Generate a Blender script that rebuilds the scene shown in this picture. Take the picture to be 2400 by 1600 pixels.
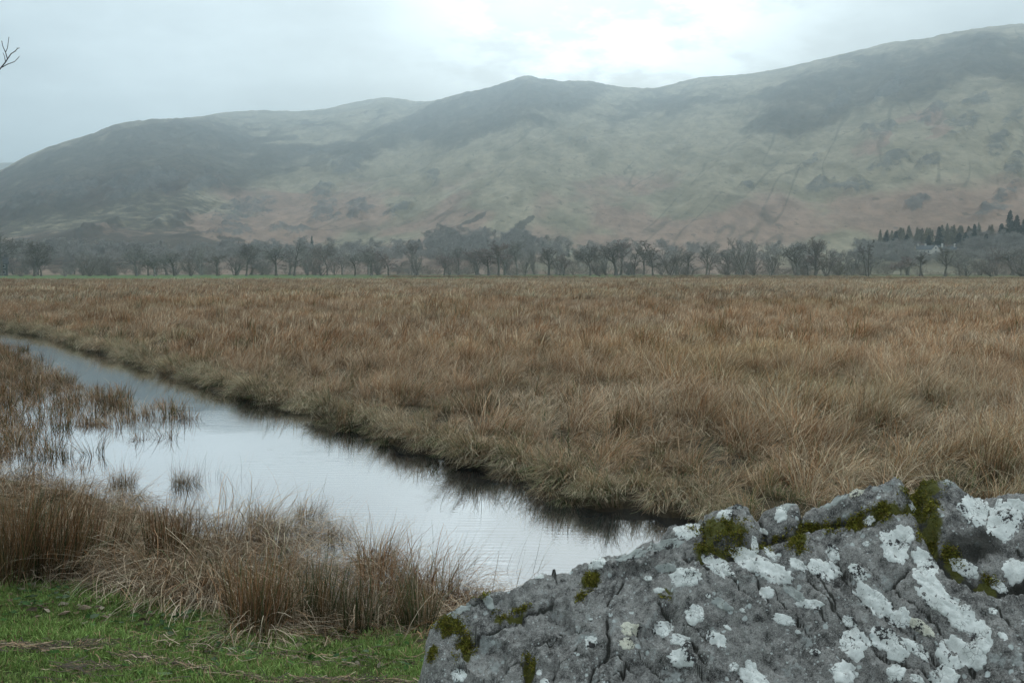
import bpy, math, random
import numpy as np
from mathutils import Vector
from mathutils.bvhtree import BVHTree

# ------------------------------------------------------------------ scene, camera, light
for o in list(bpy.data.objects):
    bpy.data.objects.remove(o)
scene = bpy.context.scene
COL = scene.collection
R = math.radians
F, CX, CY, HORIZON, CAMZ = 2333.3, 1200.0, 800.0, 632.0, 2.0     # measured on the 2400 px wide photograph
PITCH = math.atan((CY - HORIZON) / F)

cam_data = bpy.data.cameras.new('camera')
cam_data.sensor_width = 36.0
cam_data.lens = 35.0
cam_data.clip_start = 0.05
cam_data.clip_end = 12000.0
cam = bpy.data.objects.new('camera', cam_data)
cam.location = (0, 0, CAMZ)
cam.rotation_euler = (R(90) - PITCH, 0, 0)
COL.objects.link(cam)
scene.camera = cam

SUN_AZ, SUN_EL = R(5.5), R(20.0)          # azimuth to the right of the view axis (+Y)
SUN_DIR = Vector((math.sin(SUN_AZ) * math.cos(SUN_EL), math.cos(SUN_AZ) * math.cos(SUN_EL), math.sin(SUN_EL)))

world = bpy.data.worlds.new('World')
scene.world = world
world.use_nodes = True
wt = world.node_tree
wt.nodes.clear()
def wn(t, **kw):
    n = wt.nodes.new(t)
    for k, v in kw.items():
        setattr(n, k, v)
    return n
def wl(a, b):
    wt.links.new(a, b)
def wmath(op, a, b=None, c=None):
    n = wn('ShaderNodeMath', operation=op)
    for i, v in enumerate((a, b, c)):
        if v is None: continue
        if isinstance(v, (int, float)): n.inputs[i].default_value = v
        else: wl(v, n.inputs[i])
    return n.outputs[0]
w_out = wn('ShaderNodeOutputWorld')
sky = wn('ShaderNodeTexSky', sky_type='NISHITA')
sky.sun_disc = False
sky.sun_elevation = SUN_EL
sky.sun_rotation = SUN_AZ
sky.air_density = 1.0
sky.dust_density = 2.0
bg_sky = wn('ShaderNodeBackground')
bg_sky.inputs['Strength'].default_value = 0.08
wl(sky.outputs[0], bg_sky.inputs['Color'])
tc = wn('ShaderNodeTexCoord')
sep = wn('ShaderNodeSeparateXYZ')
wl(tc.outputs['Generated'], sep.inputs[0])
zc = wmath('ADD', wmath('MAXIMUM', sep.outputs[2], 0.0), 0.22)
comb = wn('ShaderNodeCombineXYZ')
wl(wmath('DIVIDE', sep.outputs[0], zc), comb.inputs[0])
wl(wmath('DIVIDE', sep.outputs[1], zc), comb.inputs[1])
def wnoise(scale, detail, rough, off):
    m = wn('ShaderNodeVectorMath', operation='ADD')
    wl(comb.outputs[0], m.inputs[0])
    m.inputs[1].default_value = off
    n = wn('ShaderNodeTexNoise')
    n.inputs['Scale'].default_value = scale
    n.inputs['Detail'].default_value = detail
    n.inputs['Roughness'].default_value = rough
    wl(m.outputs[0], n.inputs['Vector'])
    return n.outputs['Fac']
cl1 = wnoise(1.5, 6.0, 0.55, (3.1, 0.4, 0.0))
cl2 = wnoise(2.3, 7.0, 0.6, (7.7, 2.2, 1.0))
sd = wn('ShaderNodeVectorMath', operation='DOT_PRODUCT')
wl(tc.outputs['Generated'], sd.inputs[0])
sd.inputs[1].default_value = SUN_DIR
sdot = wmath('MAXIMUM', sd.outputs['Value'], 0.0)
glow_wide = wmath('POWER', sdot, 9.0)
glow_mid = wmath('POWER', sdot, 95.0)
# breaks in the cloud let more light through round the sun
brk = wn('ShaderNodeMapRange', interpolation_type='SMOOTHSTEP')
brk.inputs['From Min'].default_value = 0.46
brk.inputs['From Max'].default_value = 0.60
wl(cl2, brk.inputs['Value'])
veil = wn('ShaderNodeMapRange')
veil.inputs['From Min'].default_value = 0.3
veil.inputs['From Max'].default_value = 0.7
veil.inputs['To Min'].default_value = 0.66
veil.inputs['To Max'].default_value = 1.26
wl(cl1, veil.inputs['Value'])
zen = wmath('ADD', 1.0, wmath('MULTIPLY', wmath('MAXIMUM', sep.outputs[2], 0.0), 2.0))     # overcast: brighter overhead
lum = wmath('MULTIPLY', wmath('MULTIPLY', veil.outputs[0], zen), wmath('ADD', 0.415, wmath('MULTIPLY', glow_wide, 0.12)))
lum = wmath('ADD', lum, wmath('MULTIPLY', wmath('ADD', 0.06, brk.outputs[0]), wmath('MULTIPLY', glow_mid, 2.3)))
cl3 = wnoise(4.2, 5.0, 0.55, (1.7, 5.2, 2.0))
lum = wmath('MULTIPLY', lum, wmath('ADD', 0.86, wmath('MULTIPLY', cl3, 0.28)))
ccol = wn('ShaderNodeCombineColor')
wl(wmath('MULTIPLY', lum, 0.90), ccol.inputs[0])
wl(wmath('MULTIPLY', lum, 1.02), ccol.inputs[1])
wl(wmath('MULTIPLY', lum, 1.06), ccol.inputs[2])
bg_cl = wn('ShaderNodeBackground')
bg_cl.inputs['Strength'].default_value = 1.0
wl(ccol.outputs[0], bg_cl.inputs['Color'])
wmix = wn('ShaderNodeMixShader')
wmix.inputs[0].default_value = 0.93
wl(bg_sky.outputs[0], wmix.inputs[1])
wl(bg_cl.outputs[0], wmix.inputs[2])
wl(wmix.outputs[0], w_out.inputs['Surface'])

sun_data = bpy.data.lights.new('sun', 'SUN')
sun_data.energy = 1.0
sun_data.angle = R(90)
sun_data.color = (1.0, 0.96, 0.90)
sun = bpy.data.objects.new('sun', sun_data)
sun.rotation_euler = (-SUN_DIR).to_track_quat('-Z', 'Y').to_euler()
sun.location = (0, 0, 60)
COL.objects.link(sun)

vs = scene.view_settings
vs.view_transform = 'Standard'
vs.look = 'None'
vs.exposure = 0.12
vs.gamma = 1.0
vs.use_curve_mapping = False
cy = scene.cycles
cy.max_bounces = 5
cy.diffuse_bounces = 2
cy.glossy_bounces = 2
cy.transmission_bounces = 3
cy.volume_bounces = 1
cy.transparent_max_bounces = 12
cy.use_denoising = True
cy.denoiser = 'OPENIMAGEDENOISE'
cy.denoising_input_passes = 'RGB_ALBEDO_NORMAL'
cy.sample_clamp_indirect = 6.0

# ------------------------------------------------------------------ helpers
rng = np.random.default_rng(11)
random.seed(4)

def ray(u, v):
    xc = (np.asarray(u, float) - CX) / F
    yc = -(np.asarray(v, float) - CY) / F
    cp, sp = math.cos(PITCH), math.sin(PITCH)
    return xc, cp + yc * sp, -sp + yc * cp
def at_z(u, v, z):
    """world point at height z seen at photograph pixel (u, v)"""
    dx, dy, dz = ray(u, v)
    t = (z - CAMZ) / dz
    return dx * t, dy * t
def at_y(u, v, y):
    dx, dy, dz = ray(u, v)
    t = y / dy
    return dx * t, CAMZ + dz * t
def project(x, y, z):
    cp, sp = math.cos(PITCH), math.sin(PITCH)
    zz = z - CAMZ
    d = y * cp - zz * sp
    up = y * sp + zz * cp
    d = np.maximum(d, 0.05)
    return CX + F * x / d, CY - F * up / d

def _hash(ix, iy, seed):
    h = (ix.astype(np.int64) * 374761393 + iy.astype(np.int64) * 668265263 + seed * 974711) & 0xffffffff
    h = ((h ^ (h >> 13)) * 1274126177) & 0xffffffff
    return ((h ^ (h >> 16)) & 0xffff).astype(np.float64) / 65535.0
def perlin(x, y, seed=0):
    x = np.asarray(x, float); y = np.asarray(y, float)
    ix, iy = np.floor(x), np.floor(y)
    fx, fy = x - ix, y - iy
    ux = fx * fx * fx * (fx * (fx * 6 - 15) + 10)
    uy = fy * fy * fy * (fy * (fy * 6 - 15) + 10)
    def g(dx, dy):
        a = _hash(ix + dx, iy + dy, seed) * 2 * np.pi
        return np.cos(a) * (fx - dx) + np.sin(a) * (fy - dy)
    n0 = g(0, 0) * (1 - ux) + g(1, 0) * ux
    n1 = g(0, 1) * (1 - ux) + g(1, 1) * ux
    return (n0 * (1 - uy) + n1 * uy) * 1.5
def fbm(x, y, octs=4, seed=0, gain=0.5, lac=2.03):
    s = 0; a = 1; t = 0
    for k in range(octs):
        s = s + a * perlin(x * lac ** k + 17.3 * k, y * lac ** k - 9.1 * k, seed + k); t += a; a *= gain
    return s / t
def ridged(x, y, octs=4, seed=0):
    s = 0; a = 1; t = 0
    for k in range(octs):
        s = s + a * (1 - 2 * np.abs(perlin(x * 2.07 ** k, y * 2.07 ** k, seed + k))); t += a; a *= 0.5
    return s / t
def sstep(a, b, x):
    t = np.clip((x - a) / (b - a), 0, 1)
    return t * t * (3 - 2 * t)
def polydist(x, y, pts, closed=False):
    pts = np.asarray(pts, float)
    best = np.full(np.shape(x), 1e9); idx = np.zeros(np.shape(x), int)
    n = len(pts)
    for i in range(n if closed else n - 1):
        a, b = pts[i], pts[(i + 1) % n]
        d = b - a
        t = np.clip(((x - a[0]) * d[0] + (y - a[1]) * d[1]) / (d @ d + 1e-12), 0, 1)
        q = np.hypot(x - a[0] - t * d[0], y - a[1] - t * d[1])
        m = q < best
        best = np.where(m, q, best); idx = np.where(m, i, idx)
    return best, idx
def inside(x, y, pts):
    pts = np.asarray(pts, float)
    r = np.zeros(np.shape(x), bool); n = len(pts)
    for i in range(n):
        (x1, y1), (x2, y2) = pts[i], pts[(i + 1) % n]
        c = (y1 > y) != (y2 > y)
        with np.errstate(divide='ignore', invalid='ignore'):
            xi = (x2 - x1) * (y - y1) / (y2 - y1 + 1e-15) + x1
        r ^= c & (x < xi)
    return r

def mesh_np(name, v, faces, mat=None, attrs=None, smooth=True, mats=None):
    """faces: list of (M,3) / (M,4) index arrays"""
    if isinstance(faces, np.ndarray): faces = [faces]
    faces = [f for f in faces if len(f)]
    me = bpy.data.meshes.new(name)
    v = np.asarray(v, np.float32)
    me.vertices.add(len(v)); me.vertices.foreach_set('co', v.ravel())
    nl = sum(f.size for f in faces); nf = sum(len(f) for f in faces)
    me.loops.add(nl); me.polygons.add(nf)
    me.loops.foreach_set('vertex_index', np.concatenate([f.ravel() for f in faces]).astype(np.int32))
    sizes = np.concatenate([np.full(len(f), f.shape[1]) for f in faces])
    me.polygons.foreach_set('loop_start', np.concatenate(([0], np.cumsum(sizes)[:-1])).astype(np.int32))
    me.polygons.foreach_set('use_smooth', np.full(nf, bool(smooth)))
    me.update(calc_edges=True)
    for k, a in (attrs or {}).items():
        a = np.asarray(a, np.float32)
        if a.ndim == 2:
            if a.shape[1] == 3: a = np.hstack([a, np.ones((len(a), 1), np.float32)])
            at = me.attributes.new(k, 'FLOAT_COLOR', 'POINT'); at.data.foreach_set('color', a.ravel())
        else:
            at = me.attributes.new(k, 'FLOAT', 'POINT'); at.data.foreach_set('value', a)
    if mat: me.materials.append(mat)
    return me
def link(name, data, parent=None, loc=(0, 0, 0), rz=0.0, scale=(1, 1, 1)):
    o = bpy.data.objects.new(name, data)
    COL.objects.link(o)
    o.location = loc; o.rotation_euler = (0, 0, rz); o.scale = scale
    if parent: o.parent = parent
    return o
def tag(o, label=None, cat=None, group=None, kind=None):
    if label: o['label'] = label
    if cat: o['category'] = cat
    if group: o['group'] = group
    if kind: o['kind'] = kind
    return o
def thing(name, label, cat, loc, rz=0.0, scale=(1, 1, 1), group=None):
    return tag(link(name, None, None, loc, rz, scale), label, cat, group)
def grid_faces(nu, nv):
    i = np.arange(nu * nv).reshape(nu, nv)
    return np.stack([i[:-1, :-1], i[1:, :-1], i[1:, 1:], i[:-1, 1:]], -1).reshape(-1, 4)

class NT:
    """small material builder"""
    def __init__(s, name):
        s.m = bpy.data.materials.new(name); s.m.use_nodes = True
        s.t = s.m.node_tree; s.t.nodes.clear()
        s.out = s.t.nodes.new('ShaderNodeOutputMaterial')
    def n(s, t, **kw):
        q = s.t.nodes.new(t)
        for k, v in kw.items(): setattr(q, k, v)
        return q
    def put(s, sock, v):
        if v is None: return
        if hasattr(v, 'is_output'): s.t.links.new(v, sock)
        elif isinstance(v, (tuple, list)) and len(v) == 3 and sock.type == 'RGBA': sock.default_value = (*v, 1)
        else: sock.default_value = v
    def attr(s, name, typ='GEOMETRY', out='Color'):
        q = s.n('ShaderNodeAttribute', attribute_name=name, attribute_type=typ)
        return q.outputs[out]
    def pos(s, scale=(1, 1, 1), obj=False, rot=(0, 0, 0)):
        c = s.n('ShaderNodeTexCoord').outputs['Object'] if obj else s.n('ShaderNodeNewGeometry').outputs['Position']
        mp = s.n('ShaderNodeMapping'); mp.inputs['Scale'].default_value = scale; mp.inputs['Rotation'].default_value = rot
        s.put(mp.inputs['Vector'], c); return mp.outputs[0]
    def noise(s, vec, scale, detail=4.0, rough=0.55, out='Fac', dist=0.0):
        q = s.n('ShaderNodeTexNoise'); s.put(q.inputs['Vector'], vec)
        q.inputs['Scale'].default_value = scale; q.inputs['Detail'].default_value = detail
        q.inputs['Roughness'].default_value = rough; q.inputs['Distortion'].default_value = dist
        return q.outputs[out]
    def voro(s, vec, scale, feature='F1', out='Distance', rnd=1.0):
        q = s.n('ShaderNodeTexVoronoi', feature=feature); s.put(q.inputs['Vector'], vec)
        q.inputs['Scale'].default_value = scale; q.inputs['Randomness'].default_value = rnd
        return q.outputs[out]
    def ramp(s, v, a, b, lo=0.0, hi=1.0):
        q = s.n('ShaderNodeMapRange', interpolation_type='SMOOTHSTEP'); s.put(q.inputs['Value'], v)
        for k, x in zip(('From Min', 'From Max', 'To Min', 'To Max'), (a, b, lo, hi)): q.inputs[k].default_value = x
        return q.outputs[0]
    def math(s, op, a, b=None):
        q = s.n('ShaderNodeMath', operation=op); s.put(q.inputs[0], a); s.put(q.inputs[1], b); return q.outputs[0]
    def mix(s, f, a, b, blend='MIX'):
        q = s.n('ShaderNodeMix', data_type='RGBA', blend_type=blend)
        s.put(q.inputs[0], f); s.put(q.inputs[6], a); s.put(q.inputs[7], b); return q.outputs[2]
    def bump(s, h, strength=0.5, dist=0.1, normal=None):
        q = s.n('ShaderNodeBump'); q.inputs['Strength'].default_value = strength; q.inputs['Distance'].default_value = dist
        s.put(q.inputs['Height'], h); s.put(q.inputs['Normal'], normal); return q.outputs[0]
    def bsdf(s, color, rough=0.8, spec=0.25, normal=None, ior=1.45):
        q = s.n('ShaderNodeBsdfPrincipled'); s.put(q.inputs['Base Color'], color); s.put(q.inputs['Roughness'], rough)
        q.inputs['Specular IOR Level'].default_value = spec; q.inputs['IOR'].default_value = ior
        s.put(q.inputs['Normal'], normal); return q.outputs[0]
    def done(s, shader):
        s.t.links.new(shader, s.out.inputs['Surface']); return s.m

def simple_mat(name, c, var=0.25, scale=8.0, rough=0.85, bump=0.0):
    b = NT(name); p = b.pos()
    n = b.noise(p, scale, 5)
    c2 = tuple(x * (1 - var) for x in c); c1 = tuple(min(1, x * (1 + var)) for x in c)
    nm = b.bump(n, bump, 0.05) if bump else None
    return b.done(b.bsdf(b.mix(b.ramp(n, 0.3, 0.7), c2, c1), rough, 0.2, nm))

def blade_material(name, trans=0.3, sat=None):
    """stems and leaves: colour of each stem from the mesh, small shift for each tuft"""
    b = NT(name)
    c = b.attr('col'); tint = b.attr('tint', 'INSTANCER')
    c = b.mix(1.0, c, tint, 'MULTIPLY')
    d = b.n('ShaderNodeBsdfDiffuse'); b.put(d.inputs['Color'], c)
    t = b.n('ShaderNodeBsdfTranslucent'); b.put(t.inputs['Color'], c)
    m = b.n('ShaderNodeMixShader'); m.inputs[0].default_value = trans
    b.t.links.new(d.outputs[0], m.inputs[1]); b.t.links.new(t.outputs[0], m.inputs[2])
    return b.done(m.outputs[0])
def stem_material(name, trans=0.3):
    b = NT(name)
    c = b.attr('col')
    d = b.n('ShaderNodeBsdfDiffuse'); b.put(d.inputs['Color'], c)
    t = b.n('ShaderNodeBsdfTranslucent'); b.put(t.inputs['Color'], c)
    m = b.n('ShaderNodeMixShader'); m.inputs[0].default_value = trans
    b.t.links.new(d.outputs[0], m.inputs[1]); b.t.links.new(t.outputs[0], m.inputs[2])
    return b.done(m.outputs[0])

BLADE = blade_material('tuft_blades', 0.15)
STEM = stem_material('tussock_stems', 0.15)

# ------------------------------------------------------------------ layout of the ditch (photograph pixels laid on the water level)
WATER = -0.30
S = 2400 / 2352.0
def wl_pts(px):
    a = np.array(px, float) * S
    x, y = at_z(a[:, 0], a[:, 1], WATER)
    return np.stack([x, y], 1)
far_px = [(-260, 741), (-120, 748), (0, 757), (60, 764), (100, 772), (200, 805), (300, 832), (400, 862), (500, 897), (600, 926), (700, 957), (760, 982),
          (800, 990), (850, 998), (885, 1000), (892, 1012), (950, 1033), (1050, 1067), (1150, 1092), (1250, 1127), (1330, 1162), (1395, 1186),
          (1425, 1186), (1450, 1172), (1468, 1176), (1482, 1192), (1540, 1207), (1640, 1216), (1800, 1236), (2100, 1262), (2600, 1300)]
near_px = [(-500, 790), (-200, 792), (0, 796), (60, 830), (110, 868), (200, 895), (300, 935), (372, 962), (330, 1000), (230, 1030), (90, 1046), (-60, 1052), (-60, 1082), (120, 1092),
           (250, 1122), (350, 1160), (430, 1185), (520, 1215), (600, 1260), (690, 1300), (800, 1345), (880, 1362), (1000, 1362), (1100, 1375), (1250, 1372), (1500, 1390), (1900, 1420), (2600, 1500)]
def ragged(poly, step, a_, seed):
    '''tussocks push the bank in and out'''
    seg = np.diff(poly, axis=0); ln = np.hypot(*seg.T); cum = np.concatenate([[0], np.cumsum(ln)])
    s_ = np.unique(np.concatenate([cum, np.arange(0, cum[-1], step)]))
    x_, y_ = np.interp(s_, cum, poly[:, 0]), np.interp(s_, cum, poly[:, 1])
    d_ = np.gradient(np.stack([x_, y_], 1), axis=0); d_ /= np.linalg.norm(d_, axis=1)[:, None] + 1e-9
    k_ = a_ * (fbm(s_ * 1.1, s_ * 0 + 0.5, 2, seed) + 0.6 * fbm(s_ * 2.7, s_ * 0 + 1.5, 2, seed + 3))
    return np.stack([x_ - d_[:, 1] * k_, y_ + d_[:, 0] * k_], 1)
FARB, NEARB = wl_pts(far_px), wl_pts(near_px)
FARB = np.vstack([FARB[:3], ragged(FARB[3:-4], 0.3, 0.30, 55), FARB[-4:]])
WPOLY = np.vstack([FARB, NEARB[::-1]])
MARSH = wl_pts([(-500, 790), (-200, 792), (0, 796), (60, 830), (110, 868), (200, 895), (300, 935), (372, 962), (330, 1000), (230, 1030), (90, 1046), (-60, 1052), (-500, 1052)])

lawn_edge_px = np.array([(-400, 1330), (-100, 1342), (0, 1335), (100, 1362), (250, 1392), (400, 1405), (520, 1432), (560, 1462), (700, 1462), (850, 1462), (950, 1470), (1100, 1490), (1400, 1500)], float) * S
_lx, _ly = at_z(lawn_edge_px[:, 0], lawn_edge_px[:, 1], -0.03)
def lawn_depth(x, y):
    '''metres inside the lawn, measured from its edge against the rushes'''
    return np.interp(x, _lx, _ly) - y
def ground(x, y):
    """height of the ground and a zone code"""
    x = np.asarray(x, float); y = np.asarray(y, float)
    ins = inside(x, y, WPOLY)
    df, _ = polydist(x, y, FARB)
    dn, _ = polydist(x, y, NEARB)
    marsh = inside(x, y, MARSH)
    is_field = (~ins) & (df < dn)
    rough = fbm(x * 0.9, y * 0.9, 3, 5)
    z_ch = WATER - 0.04 - 0.45 * sstep(0, 0.9, np.minimum(df, dn * 0.5))
    z_f = WATER - 0.05 + 0.18 * sstep(0, 0.14, df) + 0.11 * sstep(0.2, 6, df) + 0.05 * rough
    z_n = WATER - 0.03 + 0.10 * sstep(0, 0.8, dn) + 0.22 * sstep(0.6, 2.6, dn) + 0.03 * rough
    z_m = WATER - 0.05 + 0.03 * fbm(x * 1.1, y * 1.1, 3, 8)
    z = np.where(ins, z_ch, np.where(marsh, z_m, np.where(is_field, z_f, z_n)))
    lawn = (~ins) & (~marsh) & (~is_field)
    r = np.hypot(x, y)
    z = np.where(is_field & (r > 60), -0.1 + 0.06 * rough, z)
    z = np.where(lawn & (y < 0.5), 0.0, z)
    return z, ins, is_field, marsh, df, dn

# ------------------------------------------------------------------ ground sheet
az_f = np.linspace(-33, 33, 470)
az = np.radians(np.concatenate([np.linspace(-180, -36, 30), az_f, np.linspace(36, 180, 30)]))
rad = np.concatenate([[0.3, 1.0, 1.8], np.geomspace(2.6, 60, 190), np.geomspace(62, 3000, 90)])
A, RR = np.meshgrid(az, rad, indexing='ij')
gx, gy = RR * np.sin(A), RR * np.cos(A)
gz, g_in, g_field, g_marsh, g_df, g_dn = ground(gx, gy)
def ground_colour(x, y, ins, field, marsh, dn):
    r = np.hypot(x, y)
    n1 = fbm(x * 0.02, y * 0.05, 4, 21); n2 = fbm(x * 0.5, y * 0.5, 3, 31)
    thatch = np.array([0.065, 0.05, 0.03]); mud = np.array([0.035, 0.028, 0.02]); soil = np.array([0.055, 0.055, 0.026])
    past = np.array([0.115, 0.165, 0.06]); straw = np.array([0.20, 0.165, 0.085]); brown = np.array([0.12, 0.08, 0.045])
    c = np.zeros(x.shape + (3,)) + soil
    c = np.where(field[..., None], thatch * (1 + 0.25 * n2[..., None]), c)
    c = np.where((ins | marsh)[..., None], mud, c)
    u = CX + F * x / np.maximum(y, 1)
    # beyond the rushes: pasture on the left, rough pale grass on the right
    g = sstep(188, 200, r)
    right = sstep(1450, 1700, u)
    far = past[None, None] * (1 - right[..., None]) + (past * 0.5 + straw * 0.5) * right[..., None]
    stripe = sstep(0.02, 0.18, fbm(x * 0.006, y * 0.035, 3, 77)) * (1 - 0.6 * right) * sstep(600, 950, u)
    stripe = np.maximum(stripe, (1 - sstep(600, 950, u)) * sstep(204, 212, r) * (1 - sstep(228, 238, r)))
    far = far * (1 - stripe[..., None] * 0.85) + brown * stripe[..., None] * 0.85
    far = far * (1 + 0.25 * n1[..., None])
    far = far * (1 - sstep(390, 430, r)[..., None]) + np.array([0.10, 0.10, 0.045]) * sstep(390, 430, r)[..., None]
    return c * (1 - g[..., None]) + far * g[..., None]
gcol = ground_colour(gx, gy, g_in, g_field, g_marsh, g_dn)
b = NT('ground_earth')
p = b.pos()
c = b.attr('col')
n = b.noise(p, 5.0, 6, 0.65)
c = b.mix(1.0, c, b.mix(b.ramp(n, 0.3, 0.7), (0.6, 0.6, 0.6), (1.3, 1.3, 1.3)), 'MULTIPLY')
GROUND_MAT = b.done(b.bsdf(c, 0.95, 0.1, b.bump(n, 0.6, 0.06)))
gm = mesh_np('ground', np.stack([gx, gy, gz], -1).reshape(-1, 3), grid_faces(len(az), len(rad))[:, ::-1], GROUND_MAT, {'col': gcol.reshape(-1, 3)})
tag(link('ground', gm), 'marshy valley floor with a green grass bank in front', None, kind='structure')

# ------------------------------------------------------------------ water in the ditch
b = NT('ditch_water')
p = b.pos((1.0, 3.2, 1.0))
p2 = b.pos((0.5, 0.5, 1.0))
fine = b.noise(p, 6.0, 3, 0.5, dist=0.4)
w = b.n('ShaderNodeTexWave', wave_type='BANDS', bands_direction='Y')
b.put(w.inputs['Vector'], b.pos((0.35, 1.0, 1.0), rot=(0, 0, R(9))))
w.inputs['Scale'].default_value = 3.4; w.inputs['Distortion'].default_value = 5.5
w.inputs['Detail'].default_value = 3.0; w.inputs['Detail Scale'].default_value = 1.3
calm = b.ramp(b.noise(p2, 0.9, 2), 0.36, 0.62)
h = b.math('ADD', b.math('MULTIPLY', fine, 0.35), b.math('MULTIPLY', w.outputs['Fac'], b.math('MULTIPLY', calm, 0.55)))
wnm = b.bump(h, 0.075, 0.010)
dfs = b.n('ShaderNodeBsdfDiffuse'); b.put(dfs.inputs['Color'], (0.022, 0.024, 0.024))
gls = b.n('ShaderNodeBsdfGlossy'); gls.inputs['Roughness'].default_value = 0.03; b.put(gls.inputs['Normal'], wnm); b.put(gls.inputs['Color'], (0.96, 0.98, 1.0))
fr = b.n('ShaderNodeFresnel'); fr.inputs['IOR'].default_value = 1.75; b.put(fr.inputs['Normal'], wnm)
wmx = b.n('ShaderNodeMixShader'); b.put(wmx.inputs[0], b.math('MINIMUM', b.math('MULTIPLY', fr.outputs[0], 1.6), 0.97))
b.t.links.new(dfs.outputs[0], wmx.inputs[1]); b.t.links.new(gls.outputs[0], wmx.inputs[2])
WATER_MAT = b.done(wmx.outputs[0])
wx0, wx1 = -75.0, 8.0
nx, ny = 60, 50
X, Y = np.meshgrid(np.linspace(wx0, wx1, nx), np.linspace(5.0, 85, ny), indexing='ij')
wm = mesh_np('water', np.stack([X, Y, np.full_like(X, WATER)], -1).reshape(-1, 3), grid_faces(nx, ny), WATER_MAT)
tag(link('water', wm), 'still grey ditch water reflecting sky and fells', None, kind='structure')

# ------------------------------------------------------------------ fells behind the valley
ridge = np.array([(-1500, 430), (-900, 400), (-420, 450), (-120, 430), (0, 407), (31, 392), (51, 379), (74, 366), (138, 341), (204, 323), (235, 315), (265, 300), (296, 289), (337, 284), (352, 286), (375, 279),
                  (390, 285), (434, 281), (480, 275), (510, 268), (546, 262), (607, 258), (663, 260), (709, 261), (755, 257), (791, 251), (806, 245), (867, 234), (906, 227),
                  (944, 231), (969, 237), (1005, 239), (1046, 231), (1087, 219), (1148, 208), (1200, 190), (1222, 181), (1233, 176), (1243, 180), (1251, 185), (1307, 193), (1340, 191), (1368, 190),
                  (1404, 195), (1416, 201), (1475, 206), (1532, 207), (1578, 195), (1634, 181), (1685, 179), (1751, 173), (1812, 163), (1863, 151), (1930, 135), (2006, 117),
                  (2072, 100), (2134, 95), (2195, 83), (2271, 69), (2312, 63), (2343, 62), (2373, 57), (2400, 59), (2700, 50), (3300, 90), (4200, 160)], float)
ca = np.concatenate([np.linspace(-55, -29, 60), np.linspace(-28.9, 28.9, 1080), np.linspace(29, 55, 60)])
ca = np.radians(ca)
cu = CX + F * np.tan(ca) * 1.0            # pixel column of each bearing at the horizon
tv = np.interp(cu, ridge[:, 0], ridge[:, 1])
# elevation (tangent over horizontal range) of the skyline on each bearing
dx, dy, dz = ray(cu, tv)
t_el = dz / np.hypot(dx, dy)
r_top = np.interp(cu, [-1500, 0, 380, 470, 570, 900, 1000, 1060, 1235, 1500, 1700, 2000, 2400, 4200], [1350, 1420, 1480, 1600, 2050, 2200, 2100, 1850, 1800, 1800, 1650, 1480, 1320, 1250])
k = np.ones(41) / 41.0
r_top = np.convolve(np.pad(r_top, 20, mode='edge'), k, 'valid')
r_foot = np.interp(cu, [-1500, 0, 1200, 1900, 2400, 4200], [430, 430, 450, 500, 480, 470])
tt = np.concatenate([np.linspace(0, 1.06, 285), np.linspace(1.08, 1.45, 14)])
T = np.broadcast_to(tt, (len(ca), len(tt)))
MR = r_foot[:, None] + (r_top - r_foot)[:, None] * T
MX, MY = MR * np.sin(ca)[:, None], MR * np.cos(ca)[:, None]
s = np.clip(T / 1.10, 0, 1)
base = s * s * (3 - 2 * s)
base = 0.75 * base + 0.25 * np.clip(T, 0, 1.1) ** 1.5
base = base - 1.9 * np.clip(T - 1.02, 0, 1) ** 1.4
cross = MX - 0.42 * MY                                   # gullies run up to the right
g1 = ridged(cross / 330.0, MY / 900.0 + 3, 3, 41)
g2 = ridged(cross / 120.0 + 0.3 * fbm(MX / 200, MY / 200, 2, 3), MY / 420.0, 3, 43)
n3 = fbm(MX / 90.0, MY / 90.0, 5, 47, 0.55)
amp = sstep(0.04, 0.35, T)
H0 = 330.0
g4 = ridged(cross / 46.0 + 0.5 * fbm(MX / 90, MY / 160, 2, 4), MY / 420.0, 3, 44)
hgt = base * H0 + amp * (15 * g1 + 9 * g2 + 2.4 * g4 + 3.5 * n3) * (0.6 + 0.4 * (1 - sstep(0.85, 1.0, T)))
mx = np.max(hgt / MR, axis=1)
ratio = t_el / mx
kk = np.hanning(25); kk /= kk.sum()
ratio = np.convolve(np.pad(ratio, 12, mode='edge'), kk, 'valid')
hgt = hgt * ratio[:, None]
hz = hgt + CAMZ * np.clip(base, 0, 1) - 0.6 * (1 - sstep(0, 0.02, T))
pu, pv = project(MX, MY, hz)
wu = pu + 60 * fbm(cross / 90, MY / 330, 5, 61, 0.65) + 14 * fbm(MX / 16, MY / 30, 3, 65)
wv = pv + 34 * fbm(cross / 70, MY / 330, 5, 63, 0.65) + 9 * fbm(MX / 16, MY / 30, 3, 67)
def zone(polys, soft):
    m = np.zeros(pu.shape)
    for q in polys:
        d, _ = polydist(wu, wv, q, True)
        sd_ = np.where(inside(wu, wv, q), d, -d)
        m = np.maximum(m, sstep(-soft, soft, sd_))
    return m
def blobs(lst):
    m = np.zeros(pu.shape)
    for (x, y, rx, ry, a) in lst:
        ca_, sa_ = math.cos(R(a)), math.sin(R(a))
        X_, Y_ = (wu - x) * ca_ + (wv - y) * sa_, -(wu - x) * sa_ + (wv - y) * ca_
        m = np.maximum(m, 1 - sstep(0.55, 1.15, np.hypot(X_ / rx, Y_ / ry)))
    return m
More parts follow.
